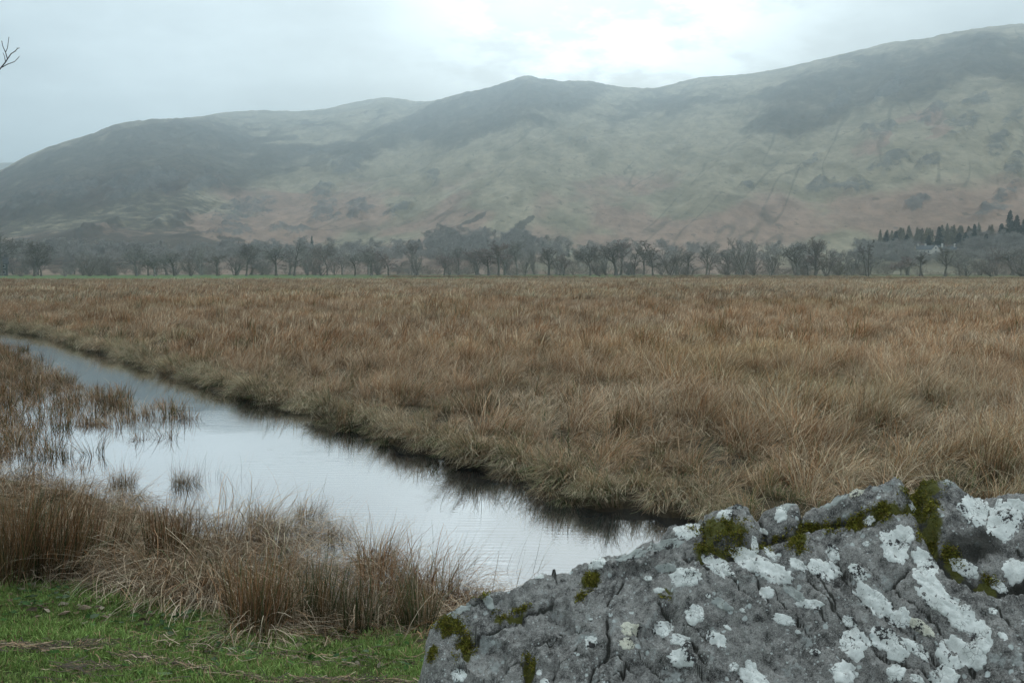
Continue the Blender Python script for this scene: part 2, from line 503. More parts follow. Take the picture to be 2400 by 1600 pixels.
heath = zone([
    [(-400, 460), (0, 415), (60, 375), (150, 338), (265, 296), (375, 276), (480, 280), (560, 306), (650, 330), (740, 338), (850, 318), (870, 345), (800, 372), (700, 400), (640, 430), (560, 462), (480, 452), (400, 470), (300, 478), (200, 500), (100, 505), (0, 540), (-400, 560)],
    [(1000, 240), (1090, 220), (1233, 170), (1400, 192), (1450, 212), (1400, 252), (1300, 292), (1200, 312), (1050, 342), (940, 356), (840, 395), (790, 375), (850, 318), (930, 282)],
    [(1640, 262), (1750, 228), (1830, 190), (1900, 168), (2010, 132), (2150, 112), (2300, 84), (2600, 70), (2600, 210), (2400, 215), (2300, 188), (2230, 200), (2180, 228), (2100, 252), (2010, 268), (1950, 292), (1850, 322), (1770, 332), (1740, 306), (1790, 266), (1750, 240)],
    [(1480, 245), (1560, 225), (1690, 215), (1700, 240), (1600, 262), (1500, 282), (1420, 300), (1400, 280)]], 24)
heath = np.maximum(heath, 0.8 * blobs([(560, 300, 110, 10, -6), (720, 300, 120, 12, -4), (620, 350, 140, 24, 8), (860, 270, 60, 6, -12)]))
crag = blobs([(2065, 308, 42, 24, -30), (2330, 345, 50, 26, -35), (2375, 390, 45, 24, -30), (2090, 388, 75, 22, -20), (2180, 385, 40, 14, -35), (1940, 432, 36, 18, -10), (1890, 380, 44, 13, -30),
              (2005, 445, 62, 20, 5), (2150, 480, 40, 16, -20), (2310, 492, 60, 14, -25), (2350, 445, 50, 14, -30), (1745, 440, 22, 9, -25), (2200, 270, 60, 16, -30), (2300, 250, 50, 14, -20),
              (2260, 300, 60, 16, -25), (2380, 290, 50, 20, -30), (1960, 250, 60, 14, -35), (2080, 220, 70, 14, -40),
              (815, 390, 48, 26, 10), (740, 455, 36, 20, -20), (772, 496, 40, 26, -20), (850, 492, 40, 18, -20), (930, 500, 44, 16, -20), (1008, 416, 28, 15, 20), (700, 540, 60, 16, 0), (560, 500, 90, 26, -8), (420, 520, 60, 14, -15),
              (480, 440, 70, 18, -20), (330, 440, 120, 30, -12), (160, 460, 110, 26, -15), (60, 490, 60, 22, -20), (560, 545, 70, 14, 0), (240, 540, 90, 16, -15), (1350, 330, 30, 10, 10)])
scrub = blobs([(1112, 510, 46, 11, -32), (1225, 532, 40, 9, -36), (330, 580, 260, 34, 4), (150, 560, 120, 30, -8), (560, 580, 140, 24, 6), (420, 560, 100, 18, 0)])
scrub = np.maximum(scrub, 0.62 * zone([[(-500, 440), (0, 450), (220, 470), (420, 450), (520, 470), (480, 530), (560, 570), (420, 640), (-500, 640)]], 22))
bracken = sstep(370, 500, pv + 60 * fbm(MX / 160, MY / 260, 4, 71)) * sstep(-0.15, 0.35, fbm(MX / 130 + 5, MY / 300, 4, 73) + 0.25)
bracken = np.maximum(bracken, 0.8 * blobs([(2150, 300, 120, 40, -15), (1800, 500, 260, 40, -15), (2120, 330, 160, 30, -20), (680, 500, 200, 50, 10)]) * (fbm(MX / 60, MY / 60, 3, 75) > -0.15))
# broken ground: crags and heather stand rough
rock_n = ridged(MX / 26 + 0.5 * n3, MY / 40, 4, 81)
hz = hz + (crag * 6.0 + heath * 4.0) * rock_n * sstep(0.05, 0.2, T) * (1 - sstep(0.93, 1.0, T) * 0.6)
hz = hz + 1.6 * fbm(MX / 14, MY / 22, 3, 85) * amp
b = NT('fell_slope')
p = b.pos()
ps = b.pos((0.02, 0.02, 0.02))
heath_n, crag_n, brk_n, scr_n = (b.attr(x, 'GEOMETRY', 'Fac') for x in ('heath', 'crag', 'bracken', 'scrub'))
n1 = b.noise(b.pos((0.02, 0.007, 0.02)), 1.3, 8, 0.62)
flow = b.attr('flow', 'GEOMETRY', 'Vector')
up_ = b.pos((1.0, 0.34, 1.0))
n2 = b.noise(up_, 0.030, 8, 0.66)
n6 = b.noise(up_, 0.11, 6, 0.72)
line = b.ramp(b.math('ABSOLUTE', b.math('SUBTRACT', b.noise(flow, 2.4, 1.5, 0.45), 0.5)), 0.016, 0.004)
line = b.math('MULTIPLY', line, b.ramp(b.noise(up_, 0.012, 3), 0.48, 0.6))
c = b.mix(b.ramp(n1, 0.36, 0.64), (0.195, 0.172, 0.12), (0.32, 0.278, 0.20))
c = b.mix(b.math('MULTIPLY', b.ramp(b.math('ADD', brk_n, b.math('MULTIPLY', b.math('SUBTRACT', n2, 0.5), 1.0)), 0.25, 0.75), 0.9), c, b.mix(n1, (0.215, 0.142, 0.108), (0.36, 0.248, 0.195)))
hm = b.ramp(b.math('ADD', heath_n, b.math('MULTIPLY', b.math('SUBTRACT', n2, 0.5), 2.9)), 0.20, 0.98)
hn = b.ramp(b.noise(up_, 0.06, 7, 0.72), 0.36, 0.66)
c = b.mix(b.math('MULTIPLY', hm, 0.86), c, b.mix(hn, (0.028, 0.025, 0.020), (0.085, 0.073, 0.056)))
cm = b.ramp(b.math('ADD', crag_n, b.math('MULTIPLY', b.math('SUBTRACT', b.noise(up_, 0.07, 8, 0.8), 0.5), 5.0)), 0.55, 0.95)
c = b.mix(b.math('MULTIPLY', cm, 0.75), c, b.mix(b.noise(p, 0.3, 4), (0.05, 0.05, 0.046), (0.19, 0.19, 0.18)))
sm = b.ramp(b.math('ADD', scr_n, b.math('MULTIPLY', b.math('SUBTRACT', b.noise(p, 0.09, 5, 0.7), 0.5), 1.2)), 0.4, 0.7)
c = b.mix(b.math('MULTIPLY', sm, 0.85), c, (0.062, 0.056, 0.044))
n5 = n6
c = b.mix(b.math('MULTIPLY', line, 0.5), c, (0.075, 0.072, 0.055))  # dark gully lines: rushy drains, with gully shading put into the colour
fleck = b.ramp(b.noise(up_, 0.17, 4, 0.6), 0.61, 0.66)
c = b.mix(b.math('MULTIPLY', fleck, 0.55), c, (0.06, 0.058, 0.045))
c = b.mix(1.0, c, b.mix(b.ramp(n5, 0.36, 0.64), (0.78, 0.79, 0.80), (1.18, 1.17, 1.15)), 'MULTIPLY')
FELL_MAT = b.done(b.bsdf(c, 0.95, 0.05, b.bump(b.noise(up_, 0.16, 7, 0.66), 0.5, 1.5)))
fell_attrs = {'heath': heath.ravel(), 'crag': crag.ravel(), 'bracken': bracken.ravel(), 'scrub': scrub.ravel(), 'flow': np.stack([cross / 100.0, MY / 620.0, 0 * MX], -1).reshape(-1, 3)}
fm = mesh_np('fells', np.stack([MX, MY, hz], -1).reshape(-1, 3), grid_faces(len(ca), len(tt))[:, ::-1], FELL_MAT, fell_attrs)
tag(link('fells', fm), 'long hazy fellside with heather crags and brown bracken', None, kind='structure')
def fell_height(u, r):
    i = int(np.clip(np.searchsorted(cu, u), 0, len(cu) - 1))
    return float(np.interp(r, MR[i], hz[i])) if r > MR[i, 0] else -0.1

# a farther ridge closing the valley on the left
u2 = np.linspace(-1400, 260, 160); a2 = np.arctan((u2 - CX) / F)
v2 = 381 + 0.00009 * (u2 - 20) ** 2 + 4 * fbm(u2 / 60, u2 * 0, 3, 5)
t2 = np.linspace(0, 1.3, 40)
R2 = 1500 + 1250 * t2[None, :] + 0 * a2[:, None]
d2x, d2y, d2z = ray(u2, v2)
h2 = (d2z / np.hypot(d2x, d2y))[:, None] * 2750 * np.where(t2 < 1, t2 ** 1.3, 1 - 2 * (t2 - 1))[None, :]
X2, Y2 = R2 * np.sin(a2)[:, None], R2 * np.cos(a2)[:, None]
h2 = h2 + 8 * fbm(X2 / 120, Y2 / 120, 4, 6) * np.clip(t2, 0, 1)[None, :] * (1 - sstep(0.85, 1, t2))[None, :]
z0 = np.zeros(X2.size)
f2 = mesh_np('far_fell', np.stack([X2, Y2, h2], -1).reshape(-1, 3), grid_faces(len(a2), len(t2))[:, ::-1], FELL_MAT, {'heath': z0 + 0.2, 'crag': z0, 'bracken': z0 + 0.2, 'scrub': z0, 'flow': np.stack([X2 / 100, Y2 / 600, 0 * X2], -1).reshape(-1, 3)})
tag(link('far_fell', f2), 'distant pale grassy fell beyond the left shoulder', None, kind='structure')

# ------------------------------------------------------------------ tufts of stems
def tuft(n, rngs, height=(0.4, 0.7), radius=0.12, tilt=(0.05, 0.5), droop=0.6, lean=(0, 0), width=0.004, segs=5, pal=None, flop=0.0, root=None):
    """n ribbon stems; returns verts, faces(list), colours.  pal: list of (weight, root colour, tip colour)"""
    g = rngs
    ang = g.uniform(0, 2 * np.pi, n); rr = radius * np.sqrt(g.uniform(0, 1, n))
    rx, ry = rr * np.cos(ang), rr * np.sin(ang)
    if root is not None: rx, ry = root
    L = g.uniform(height[0], height[1], n)
    az_ = ang + g.normal(0, 0.7, n)
    th = g.uniform(tilt[0], tilt[1], n) * (0.35 + 0.65 * rr / max(radius, 1e-4))
    hx, hy = np.cos(az_) * np.sin(th) + lean[0], np.sin(az_) * np.sin(th) + lean[1]
    fl = g.uniform(0, 1, n) < flop
    hx = np.where(fl, hx * 2.2, hx); hy = np.where(fl, hy * 2.2, hy)
    dr = droop * g.uniform(0.3, 1.5, n) + fl * 0.8
    px, py, pz = rx.copy(), ry.copy(), np.full(n, -0.02)
    hl = np.hypot(hx, hy) + 1e-6
    ux, uy = hx / hl, hy / hl
    a0 = np.arctan(hl)                                      # angle from vertical
    wa = g.uniform(0, 2 * np.pi, n)
    V = np.zeros((n, segs, 2, 3))
    st = L / (segs - 1)
    bend = g.normal(0, 0.10, n)
    for k in range(segs):
        t = k / (segs - 1)
        wd = width * g.uniform(0.75, 1.25, n) * (1 - 0.75 * t ** 1.6)
        sx, sy = -uy * np.cos(0.4 * wa) , ux * np.cos(0.4 * wa)
        V[:, k, 0] = np.stack([px - sx * wd / 2, py - sy * wd / 2, pz], -1)
        V[:, k, 1] = np.stack([px + sx * wd / 2, py + sy * wd / 2, pz], -1)
        a = np.clip(a0 + dr * t ** 1.25 * 1.7, 0, 2.5)
        cb, sb = np.cos(bend), np.sin(bend)
        ux, uy = ux * cb - uy * sb, ux * sb + uy * cb
        px = px + ux * np.sin(a) * st; py = py + uy * np.sin(a) * st; pz = np.maximum(pz + np.cos(a) * st, 0.012)
    idx = np.arange(n * segs * 2).reshape(n, segs, 2)
    fc = np.stack([idx[:, :-1, 0], idx[:, :-1, 1], idx[:, 1:, 1], idx[:, 1:, 0]], -1).reshape(-1, 4)
    wts = np.array([q[0] for q in pal]); wts = wts / wts.sum()
    pick = g.choice(len(pal), n, p=wts)
    c0 = np.array([q[1] for q in pal])[pick]; c1 = np.array([q[2] for q in pal])[pick]
    jit = g.uniform(0.5, 1.4, (n, 1))
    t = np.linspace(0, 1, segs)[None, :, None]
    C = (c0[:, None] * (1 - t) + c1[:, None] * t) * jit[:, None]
    C = np.repeat(C[:, :, None, :], 2, axis=2)
    return V.reshape(-1, 3), fc, C.reshape(-1, 3)
def merge(parts):
    vs_, fs_, cs_ = [], [], []; o = 0
    for v, f, c in parts:
        vs_.append(v); fs_.append(f + o); cs_.append(c); o += len(v)
    return np.vstack(vs_), np.vstack(fs_), np.vstack(cs_)

TAN = (0.53, 0.405, 0.285); STRAW = (0.40, 0.27, 0.17); RUSSET = (0.38, 0.198, 0.10); DRED = (0.15, 0.082, 0.045); DTAN = (0.20, 0.145, 0.095)  # dark roots: real sheath tone, deepened in place of occlusion shade
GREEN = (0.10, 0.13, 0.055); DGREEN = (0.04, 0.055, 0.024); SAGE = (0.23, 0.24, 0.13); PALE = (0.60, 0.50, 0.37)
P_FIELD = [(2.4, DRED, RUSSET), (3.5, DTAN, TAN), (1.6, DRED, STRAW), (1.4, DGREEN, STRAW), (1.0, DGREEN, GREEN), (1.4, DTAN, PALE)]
P_FIELD_G = [(2, DRED, STRAW), (2, DTAN, TAN), (3, DGREEN, GREEN), (2, DGREEN, SAGE)]
P_UP = [(3, DGREEN, RUSSET), (3, DRED, RUSSET), (2, DGREEN, DRED), (2, DGREEN, GREEN), (1.2, DTAN, STRAW)]
P_UPG = [(4, DGREEN, GREEN), (2.2, DGREEN, STRAW), (1.5, DGREEN, RUSSET), (0.8, DTAN, TAN)]
P_STRAW = [(3, DTAN, TAN), (4, DTAN, PALE), (1.6, DRED, STRAW), (1, RUSSET, STRAW), (0.6, DGREEN, SAGE)]
P_RUSTRAW = [(3.0, DRED, RUSSET), (2.4, DTAN, TAN), (1.8, DRED, STRAW), (0.9, DTAN, PALE)]
P_BANK = [(1.7, DGREEN, SAGE), (3.4, DTAN, TAN), (0.9, DGREEN, GREEN), (3.2, DTAN, PALE), (1.0, DRED, RUSSET)]

GN_CACHE = {}
def scatter(name, protos, pts, rot, scl, idx, tint, label, kind='stuff'):
    """one object of uncountable stems: the tufts are set on points of a mesh"""
    col = bpy.data.collections.new(name + '_sources')
    for i, me in enumerate(protos):
        o = bpy.data.objects.new('%s_source_%02d' % (name, i), me); col.objects.link(o)
    me = bpy.data.meshes.new(name)
    n = len(pts)
    me.vertices.add(n); me.vertices.foreach_set('co', np.asarray(pts, np.float32).ravel())
    for k, a, ty, fld in (('rot', rot, 'FLOAT_VECTOR', 'vector'), ('scl', scl, 'FLOAT_VECTOR', 'vector'), ('tint', tint, 'FLOAT_COLOR', 'color')):
        a = np.asarray(a, np.float32)
        if k == 'tint': a = np.hstack([a, np.ones((n, 1), np.float32)])
        at = me.attributes.new(k, ty, 'POINT'); at.data.foreach_set(fld, a.ravel())
    at = me.attributes.new('idx', 'INT', 'POINT'); at.data.foreach_set('value', np.asarray(idx, np.int32))
    me.update()
    ob = link(name, me)
    ng = bpy.data.node_groups.new(name + '_nodes', 'GeometryNodeTree')
    ng.interface.new_socket('Geometry', in_out='INPUT', socket_type='NodeSocketGeometry')
    ng.interface.new_socket('Geometry', in_out='OUTPUT', socket_type='NodeSocketGeometry')
    gi, go = ng.nodes.new('NodeGroupInput'), ng.nodes.new('NodeGroupOutput')
    ci = ng.nodes.new('GeometryNodeCollectionInfo'); ci.inputs['Collection'].default_value = col
    ci.inputs['Separate Children'].default_value = True; ci.inputs['Reset Children'].default_value = True
    ip = ng.nodes.new('GeometryNodeInstanceOnPoints'); ip.inputs['Pick Instance'].default_value = True
    def na(nm, ty):
        q_ = ng.nodes.new('GeometryNodeInputNamedAttribute'); q_.data_type = ty; q_.inputs['Name'].default_value = nm
        return [s_ for s_ in q_.outputs if s_.enabled and s_.name == 'Attribute'][0]
    er = ng.nodes.new('FunctionNodeEulerToRotation')
    L_ = ng.links.new
    L_(gi.outputs[0], ip.inputs['Points']); L_(ci.outputs[0], ip.inputs['Instance'])
    L_(na('idx', 'INT'), ip.inputs['Instance Index']); L_(na('rot', 'FLOAT_VECTOR'), er.inputs[0]); L_(er.outputs[0], ip.inputs['Rotation'])
    L_(na('scl', 'FLOAT_VECTOR'), ip.inputs['Scale']); L_(ip.outputs[0], go.inputs[0])
    md = ob.modifiers.new('tufts', 'NODES'); md.node_group = ng
    tag(ob, label, None, None, kind)
    return ob
def proto(name, *a, **kw):
    mat = kw.pop('mat', BLADE)
    v, f, c = tuft(*a, **kw)
    return mesh_np(name, v, f, mat, {'col': c}, smooth=False)

# --- the rush field across the ditch: the wind has laid it over to the right
def field_points(rmin, rmax, dens, seed, amax=31):
    g = np.random.default_rng(seed)
    area = R(2 * amax) / 2 * (rmax ** 2 - rmin ** 2)
    n = int(area * dens)
    r = np.sqrt(g.uniform(rmin ** 2, rmax ** 2, n)); a = g.uniform(-R(amax), R(amax), n)
    x, y = r * np.sin(a), r * np.cos(a)
    z, ins, fld, mar, df, dn = ground(x, y)
    keep = fld & (df > 0.10) & ((fbm(x * 0.75, y * 0.75, 2, 97) > -0.22) | (g.uniform(0, 1, n) < 0.22) | (r > 60))
    return x[keep], y[keep], z[keep], df[keep], g
def field_scatter(name, protos_list, rmin, rmax, dens, seed, sc, label):
    x, y, z, df, g = field_points(rmin, rmax, dens, seed)
    n = len(x)
    nv = 0.5 * fbm(x * 0.22, y * 0.22, 3, 91) + 0.9 * fbm(x * 0.75, y * 0.75, 2, 97); nb = fbm(x * 0.035 + 4, y * 0.07, 3, 92)
    s_ = sc * g.uniform(0.65, 1.3, n) * (1 + 0.5 * nv) * (0.60 + 0.40 * sstep(0.1, 2.4, df))
    rot = np.stack([g.normal(0, 0.14, n), g.normal(0, 0.14, n), g.normal(0, 0.75, n) + 1.0 * fbm(x * 0.3, y * 0.3, 2, 99)], -1)
    scl = np.stack([s_ * g.uniform(0.9, 1.25, n), s_, s_ * g.uniform(0.8, 1.15, n)], -1)
    # greener hollows, redder stands
    pr = g.uniform(0, 1, n) + 0.9 * nv - 0.55 * (1 - sstep(0.5, 3.5, df)) * (g.uniform(0, 1, n) < 0.7)
    npr = len(protos_list)
    idx = np.clip((pr + 0.45) / 1.9 * npr, 0, npr - 1).astype(int)
    tb = 1.10 + 0.38 * nb + 0.22 * g.normal(0, 1, n) + 0.18 * (1 - sstep(0.5, 3.5, df))
    warm = 0.08 * fbm(x * 0.05, y * 0.1, 2, 95)
    olive = 0.06 * sstep(0.0, 0.5, fbm(x * 0.09 + 7, y * 0.16, 3, 96))
    tint = 1.08 * np.stack([tb * (1 + warm - olive), tb * 0.985, tb * (0.95 - warm - olive)], -1)
    tint = np.clip(tint, 0.5, 1.6)
    return scatter(name, protos_list, np.stack([x, y, z], -1), rot, scl, idx, tint, label)
g0 = np.random.default_rng(5)
near_protos = []
for i, (pal, lean, hgt_, dp, flp, nb_) in enumerate([
        (P_FIELD_G, (0.15, 0.0), (0.2, 0.42), 0.7, 0.4, 130), (P_STRAW, (0.60, 0.0), (0.35, 0.7), 0.95, 0.5, 120), (P_FIELD, (0.40, 0.05), (0.35, 0.65), 0.6, 0.35, 130), (P_STRAW, (0.45, 0.1), (0.35, 0.7), 0.8, 0.4, 110),
        (P_FIELD, (0.30, 0.0), (0.35, 0.65), 0.7, 0.35, 130), (P_RUSTRAW, (0.45, 0.05), (0.4, 0.7), 0.55, 0.3, 130), (P_RUSTRAW, (0.25, 0.0), (0.4, 0.7), 0.4, 0.2, 120), (P_UP, (0.15, 0.02), (0.4, 0.72), 0.22, 0.06, 120)]):
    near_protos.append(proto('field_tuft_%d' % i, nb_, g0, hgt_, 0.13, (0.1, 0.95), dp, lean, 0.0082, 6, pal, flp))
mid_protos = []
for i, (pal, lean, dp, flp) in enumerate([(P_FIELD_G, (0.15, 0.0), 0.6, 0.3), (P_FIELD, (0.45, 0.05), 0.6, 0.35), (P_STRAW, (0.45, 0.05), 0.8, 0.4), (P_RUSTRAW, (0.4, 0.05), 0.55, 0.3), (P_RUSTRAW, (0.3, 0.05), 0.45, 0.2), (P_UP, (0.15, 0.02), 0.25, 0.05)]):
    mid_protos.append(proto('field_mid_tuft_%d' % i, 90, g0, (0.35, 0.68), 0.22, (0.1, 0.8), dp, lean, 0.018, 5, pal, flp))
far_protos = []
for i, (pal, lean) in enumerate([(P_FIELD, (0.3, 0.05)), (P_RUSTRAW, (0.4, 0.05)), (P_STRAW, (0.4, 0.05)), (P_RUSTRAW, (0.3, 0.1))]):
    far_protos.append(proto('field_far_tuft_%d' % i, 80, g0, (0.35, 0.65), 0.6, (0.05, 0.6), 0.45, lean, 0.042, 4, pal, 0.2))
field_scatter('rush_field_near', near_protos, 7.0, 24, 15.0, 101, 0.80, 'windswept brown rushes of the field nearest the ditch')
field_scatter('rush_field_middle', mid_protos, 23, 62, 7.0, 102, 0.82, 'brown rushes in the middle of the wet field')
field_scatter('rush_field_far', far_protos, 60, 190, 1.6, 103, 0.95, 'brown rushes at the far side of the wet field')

gp_ = np.random.default_rng(104)
r_p = np.sqrt(gp_.uniform(188 ** 2, 335 ** 2, 9000)); a_p = gp_.uniform(-R(30), R(30), 9000)
xp_, yp_ = r_p * np.sin(a_p), r_p * np.cos(a_p)
u_p = CX + F * np.tan(a_p)
kp = (fbm(xp_ * 0.006, yp_ * 0.035, 3, 77) + gp_.normal(0, 0.05, 9000) > 0.07) | (gp_.uniform(0, 1, 9000) < 0.03)
kp &= (u_p > 900) | ((r_p > 205) & (r_p < 236))
xp_, yp_ = xp_[kp], yp_[kp]; n = len(xp_)
sp2 = gp_.uniform(0.5, 1.15, n); tb = gp_.uniform(0.6, 1.1, n)
scatter('pasture_rushes', far_protos, np.stack([xp_, yp_, ground(xp_, yp_)[0]], -1), np.stack([0 * xp_, 0 * xp_, gp_.normal(0, 0.6, n)], -1), np.stack([sp2 * 1.5, sp2, sp2], -1), gp_.integers(0, 4, n), np.stack([tb, tb, tb * 0.95], -1), 'bands of dark rushes on the green pasture beyond the field')

# --- sedge hanging over the far bank of the ditch
def along(poly, step, g, jit=0.12):
    seg = np.diff(poly, axis=0); ln = np.hypot(seg[:, 0], seg[:, 1]); cum = np.concatenate([[0], np.cumsum(ln)])
    s_ = np.arange(0, cum[-1], step) + g.uniform(-step / 2, step / 2, len(np.arange(0, cum[-1], step)))
    s_ = np.clip(s_, 0, cum[-1] - 1e-6)
    i = np.clip(np.searchsorted(cum, s_, 'right') - 1, 0, len(ln) - 1)
    f_ = (s_ - cum[i]) / ln[i]
    p_ = poly[i] + seg[i] * f_[:, None]
    nrm = np.stack([-seg[i][:, 1], seg[i][:, 0]], -1) / ln[i][:, None]
    return p_, nrm
bank_protos = [proto('bank_tuft_%d' % i, 220, g0, (0.30, 0.55), 0.15, (0.15, 0.8), 1.0, (-0.35, -0.45), 0.006, 6, pal, 0.45)
               for i, pal in enumerate([P_BANK, P_STRAW, P_BANK, P_FIELD_G])]
vis = FARB[(FARB[:, 1] < 60)]
bp, bn = along(vis, 0.13, g0)
n = len(bp)
off = g0.uniform(-0.02, 0.55, n)
bx, by = bp[:, 0] + bn[:, 0] * off, bp[:, 1] + bn[:, 1] * off
zt, bi, bf, bm_, bdf, _ = ground(bx, by)
keep = (bf | (bdf < 0.05))
bx, by = bx[keep], by[keep]; n = len(bx)
bz = np.maximum(ground(bx, by)[0], WATER + 0.01)
rot = np.stack([g0.normal(0, 0.12, n), g0.normal(0, 0.12, n), g0.normal(0.0, 0.45, n)], -1)
s_ = 0.95 * g0.uniform(0.5, 1.25, n) * (1 + 0.45 * fbm(bx * 0.9, by * 0.9, 2, 123))
tb = 1 + 0.2 * g0.normal(0, 1, n)
scatter('bank_sedge', bank_protos, np.stack([bx, by, bz], -1), rot, np.stack([s_, s_, s_], -1), g0.integers(0, 4, n), np.clip(1.25 * np.stack([tb, tb * 1.03, tb], -1), 0.5, 1.7),
        'pale sedge overhanging the far bank of the ditch')

# --- flooded rushes at the left
marsh_protos = [proto('marsh_tuft_%d' % i, 60, g0, hh, 0.14, (0.1, 1.1), dp, (0.15, 0.0), 0.0085, 5, pal, fl)
                for i, (pal, hh, dp, fl) in enumerate([(P_RUSTRAW, (0.14, 0.34), 0.9, 0.5), (P_FIELD, (0.16, 0.36), 0.6, 0.4), (P_STRAW, (0.15, 0.4), 1.0, 0.6), (P_UP, (0.16, 0.40), 0.3, 0.15)])]
NM = 17000
mx_ = g0.uniform(-32, -1, NM); my_ = g0.uniform(10.5, 46, NM)
zz, mi, mf, mm, mdf, mdn = ground(mx_, my_)
clump = fbm(mx_ * 0.6, my_ * 0.6, 3, 131)
keep = (mm & (clump + g0.normal(0, 0.08, NM) > -0.16 + 0.08 * (mdn < 0.4) - 0.25 * sstep(14, 20, my_))) | (mi & (mdn < 0.5) & (g0.uniform(0, 1, NM) < 0.22) & (my_ > 11) & (mx_ < -4.6))
mx_, my_ = mx_[keep], my_[keep]; n = len(mx_)
s_ = g0.uniform(0.7, 1.3, n)
tb = 1 + 0.2 * g0.normal(0, 1, n)
scatter('marsh_rushes', marsh_protos, np.stack([mx_, my_, np.full(n, WATER - 0.01)], -1), np.stack([g0.normal(0, 0.1, n), g0.normal(0, 0.1, n), g0.uniform(0, 6.28, n)], -1),
        np.stack([s_, s_, s_], -1), g0.integers(0, 4, n), np.clip(np.stack([tb, tb, tb], -1), 0.5, 1.4), 'low brown rushes standing in the flooded margin at left')

# ------------------------------------------------------------------ foreground: lawn, litter, straw
def lawn_pts(n, g, x0=-4.6, x1=1.2, y0=2.2, y1=7.2):
    x, y = g.uniform(x0, x1, n), g.uniform(y0, y1, n)
    z, ins, fld, mar, df, dn = ground(x, y)
    return x, y, z, (~ins) & (~fld) & (~mar), dn
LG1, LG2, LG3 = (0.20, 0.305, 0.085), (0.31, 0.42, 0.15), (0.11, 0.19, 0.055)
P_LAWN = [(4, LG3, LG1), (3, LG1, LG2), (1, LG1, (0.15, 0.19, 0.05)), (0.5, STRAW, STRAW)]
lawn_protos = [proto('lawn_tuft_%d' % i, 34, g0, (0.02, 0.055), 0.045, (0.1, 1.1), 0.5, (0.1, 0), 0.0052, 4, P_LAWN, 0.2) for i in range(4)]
x, y, z, ok, dn = lawn_pts(26000, g0)
# the grass fades out under the rushes
dens = sstep(-0.75, 0.12, lawn_depth(x, y) + 0.3 * fbm(x * 1.4, y * 1.4, 3, 141))
ok &= g0.uniform(0, 1, len(x)) < dens
litter_n = fbm(x * 1.2, y * 3.0, 3, 151)
x, y, z = x[ok], y[ok], z[ok]; n = len(x)
s_ = g0.uniform(0.45, 1.25, n) * (1 + 0.6 * fbm(x * 1.8, y * 1.8, 2, 143))
tb = 1 + 0.25 * fbm(x * 1.1, y * 1.1, 3, 145) + 0.1 * g0.normal(0, 1, n)
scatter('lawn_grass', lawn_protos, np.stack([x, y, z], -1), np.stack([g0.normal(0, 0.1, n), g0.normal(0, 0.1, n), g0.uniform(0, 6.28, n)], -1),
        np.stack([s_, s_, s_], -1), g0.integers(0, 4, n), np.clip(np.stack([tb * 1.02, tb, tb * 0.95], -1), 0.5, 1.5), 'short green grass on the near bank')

# small broad leaves of creeping weeds among the grass
def leaf_cloud(name, n, px, py, pz, size, cols, label, curl=0.5, lift=0.01):
    g = g0
    a = g.uniform(0, 6.28, n); tx = g.normal(0, 0.45, n); s_ = g.uniform(*size, n)
    k = np.array([(-1, 0, 0), (-0.35, 0.42, 0.2), (0.4, 0.38, 0.15), (1, 0, 0.05), (0.4, -0.38, 0.15), (-0.35, -0.42, 0.2), (0, 0, -0.05)])
    V = np.broadcast_to(k, (n, 7, 3)) * s_[:, None, None]
    V = V * np.stack([np.ones((n, 7)), np.ones((n, 7)), curl * g.uniform(0.3, 1.6, (n, 1)) * np.ones((1, 7))], -1)
    V = V + g.normal(0, 0.1, V.shape) * s_[:, None, None]
    ct, st = np.cos(tx)[:, None], np.sin(tx)[:, None]
    y_, z_ = V[..., 1] * ct - V[..., 2] * st, V[..., 1] * st + V[..., 2] * ct
    x_ = V[..., 0]
    c_, s2 = np.cos(a)[:, None], np.sin(a)[:, None]
    W = np.stack([x_ * c_ - y_ * s2 + px[:, None], x_ * s2 + y_ * c_ + py[:, None], z_ + pz[:, None] + lift * g.uniform(0.5, 2.0, (n, 1))], -1)
    i = np.arange(n)[:, None] * 7
    f = np.concatenate([np.stack([i[:, 0] + 6, i[:, 0] + j, i[:, 0] + (j + 1) % 6], -1) for j in range(6)])
    cc = np.array(cols)[g.integers(0, len(cols), n)] * g.uniform(0.7, 1.25, (n, 1))
    me = mesh_np(name, W.reshape(-1, 3), f, STEM, {'col': np.repeat(cc, 7, 0)}, smooth=False)
    return tag(link(name, me), label, None, kind='stuff')
x, y, z, ok, dn = lawn_pts(9000, g0)
wn_ = fbm(x * 2.2, y * 2.2, 3, 161)
ld = lawn_depth(x, y)
sel = ok & (ld > -0.7) & (wn_ + 0.35 * np.exp(-((ld - 0.1) / 0.4) ** 2) > 0.26)
sel &= g0.uniform(0, 1, len(x)) < 0.5
leaf_cloud('creeping_weeds', int(sel.sum()), x[sel], y[sel], z[sel], (0.014, 0.038), [(0.06, 0.12, 0.035), (0.09, 0.16, 0.06), (0.05, 0.09, 0.04), (0.13, 0.17, 0.10)], 'small broad green weed leaves among the grass', 0.4, 0.025)
x, y, z, ok, dn = lawn_pts(12000, g0)
ld = lawn_depth(x, y)
edge = np.exp(-((ld - 0.08) / 0.22) ** 2) + 0.6 * np.exp(-((ld + 0.5) / 0.5) ** 2)
sel = ok & (g0.uniform(0, 1, len(x)) < 0.55 * edge * (0.4 + sstep(-0.2, 0.4, fbm(x * 1.7, y * 1.7, 3, 171))) + 0.006)
leaf_cloud('leaf_litter', int(sel.sum()), x[sel], y[sel], z[sel], (0.014, 0.042), [(0.16, 0.11, 0.075), (0.24, 0.18, 0.13), (0.10, 0.075, 0.055), (0.30, 0.25, 0.19)], 'dead brown leaves along the edge of the rushes', 0.8, 0.012)

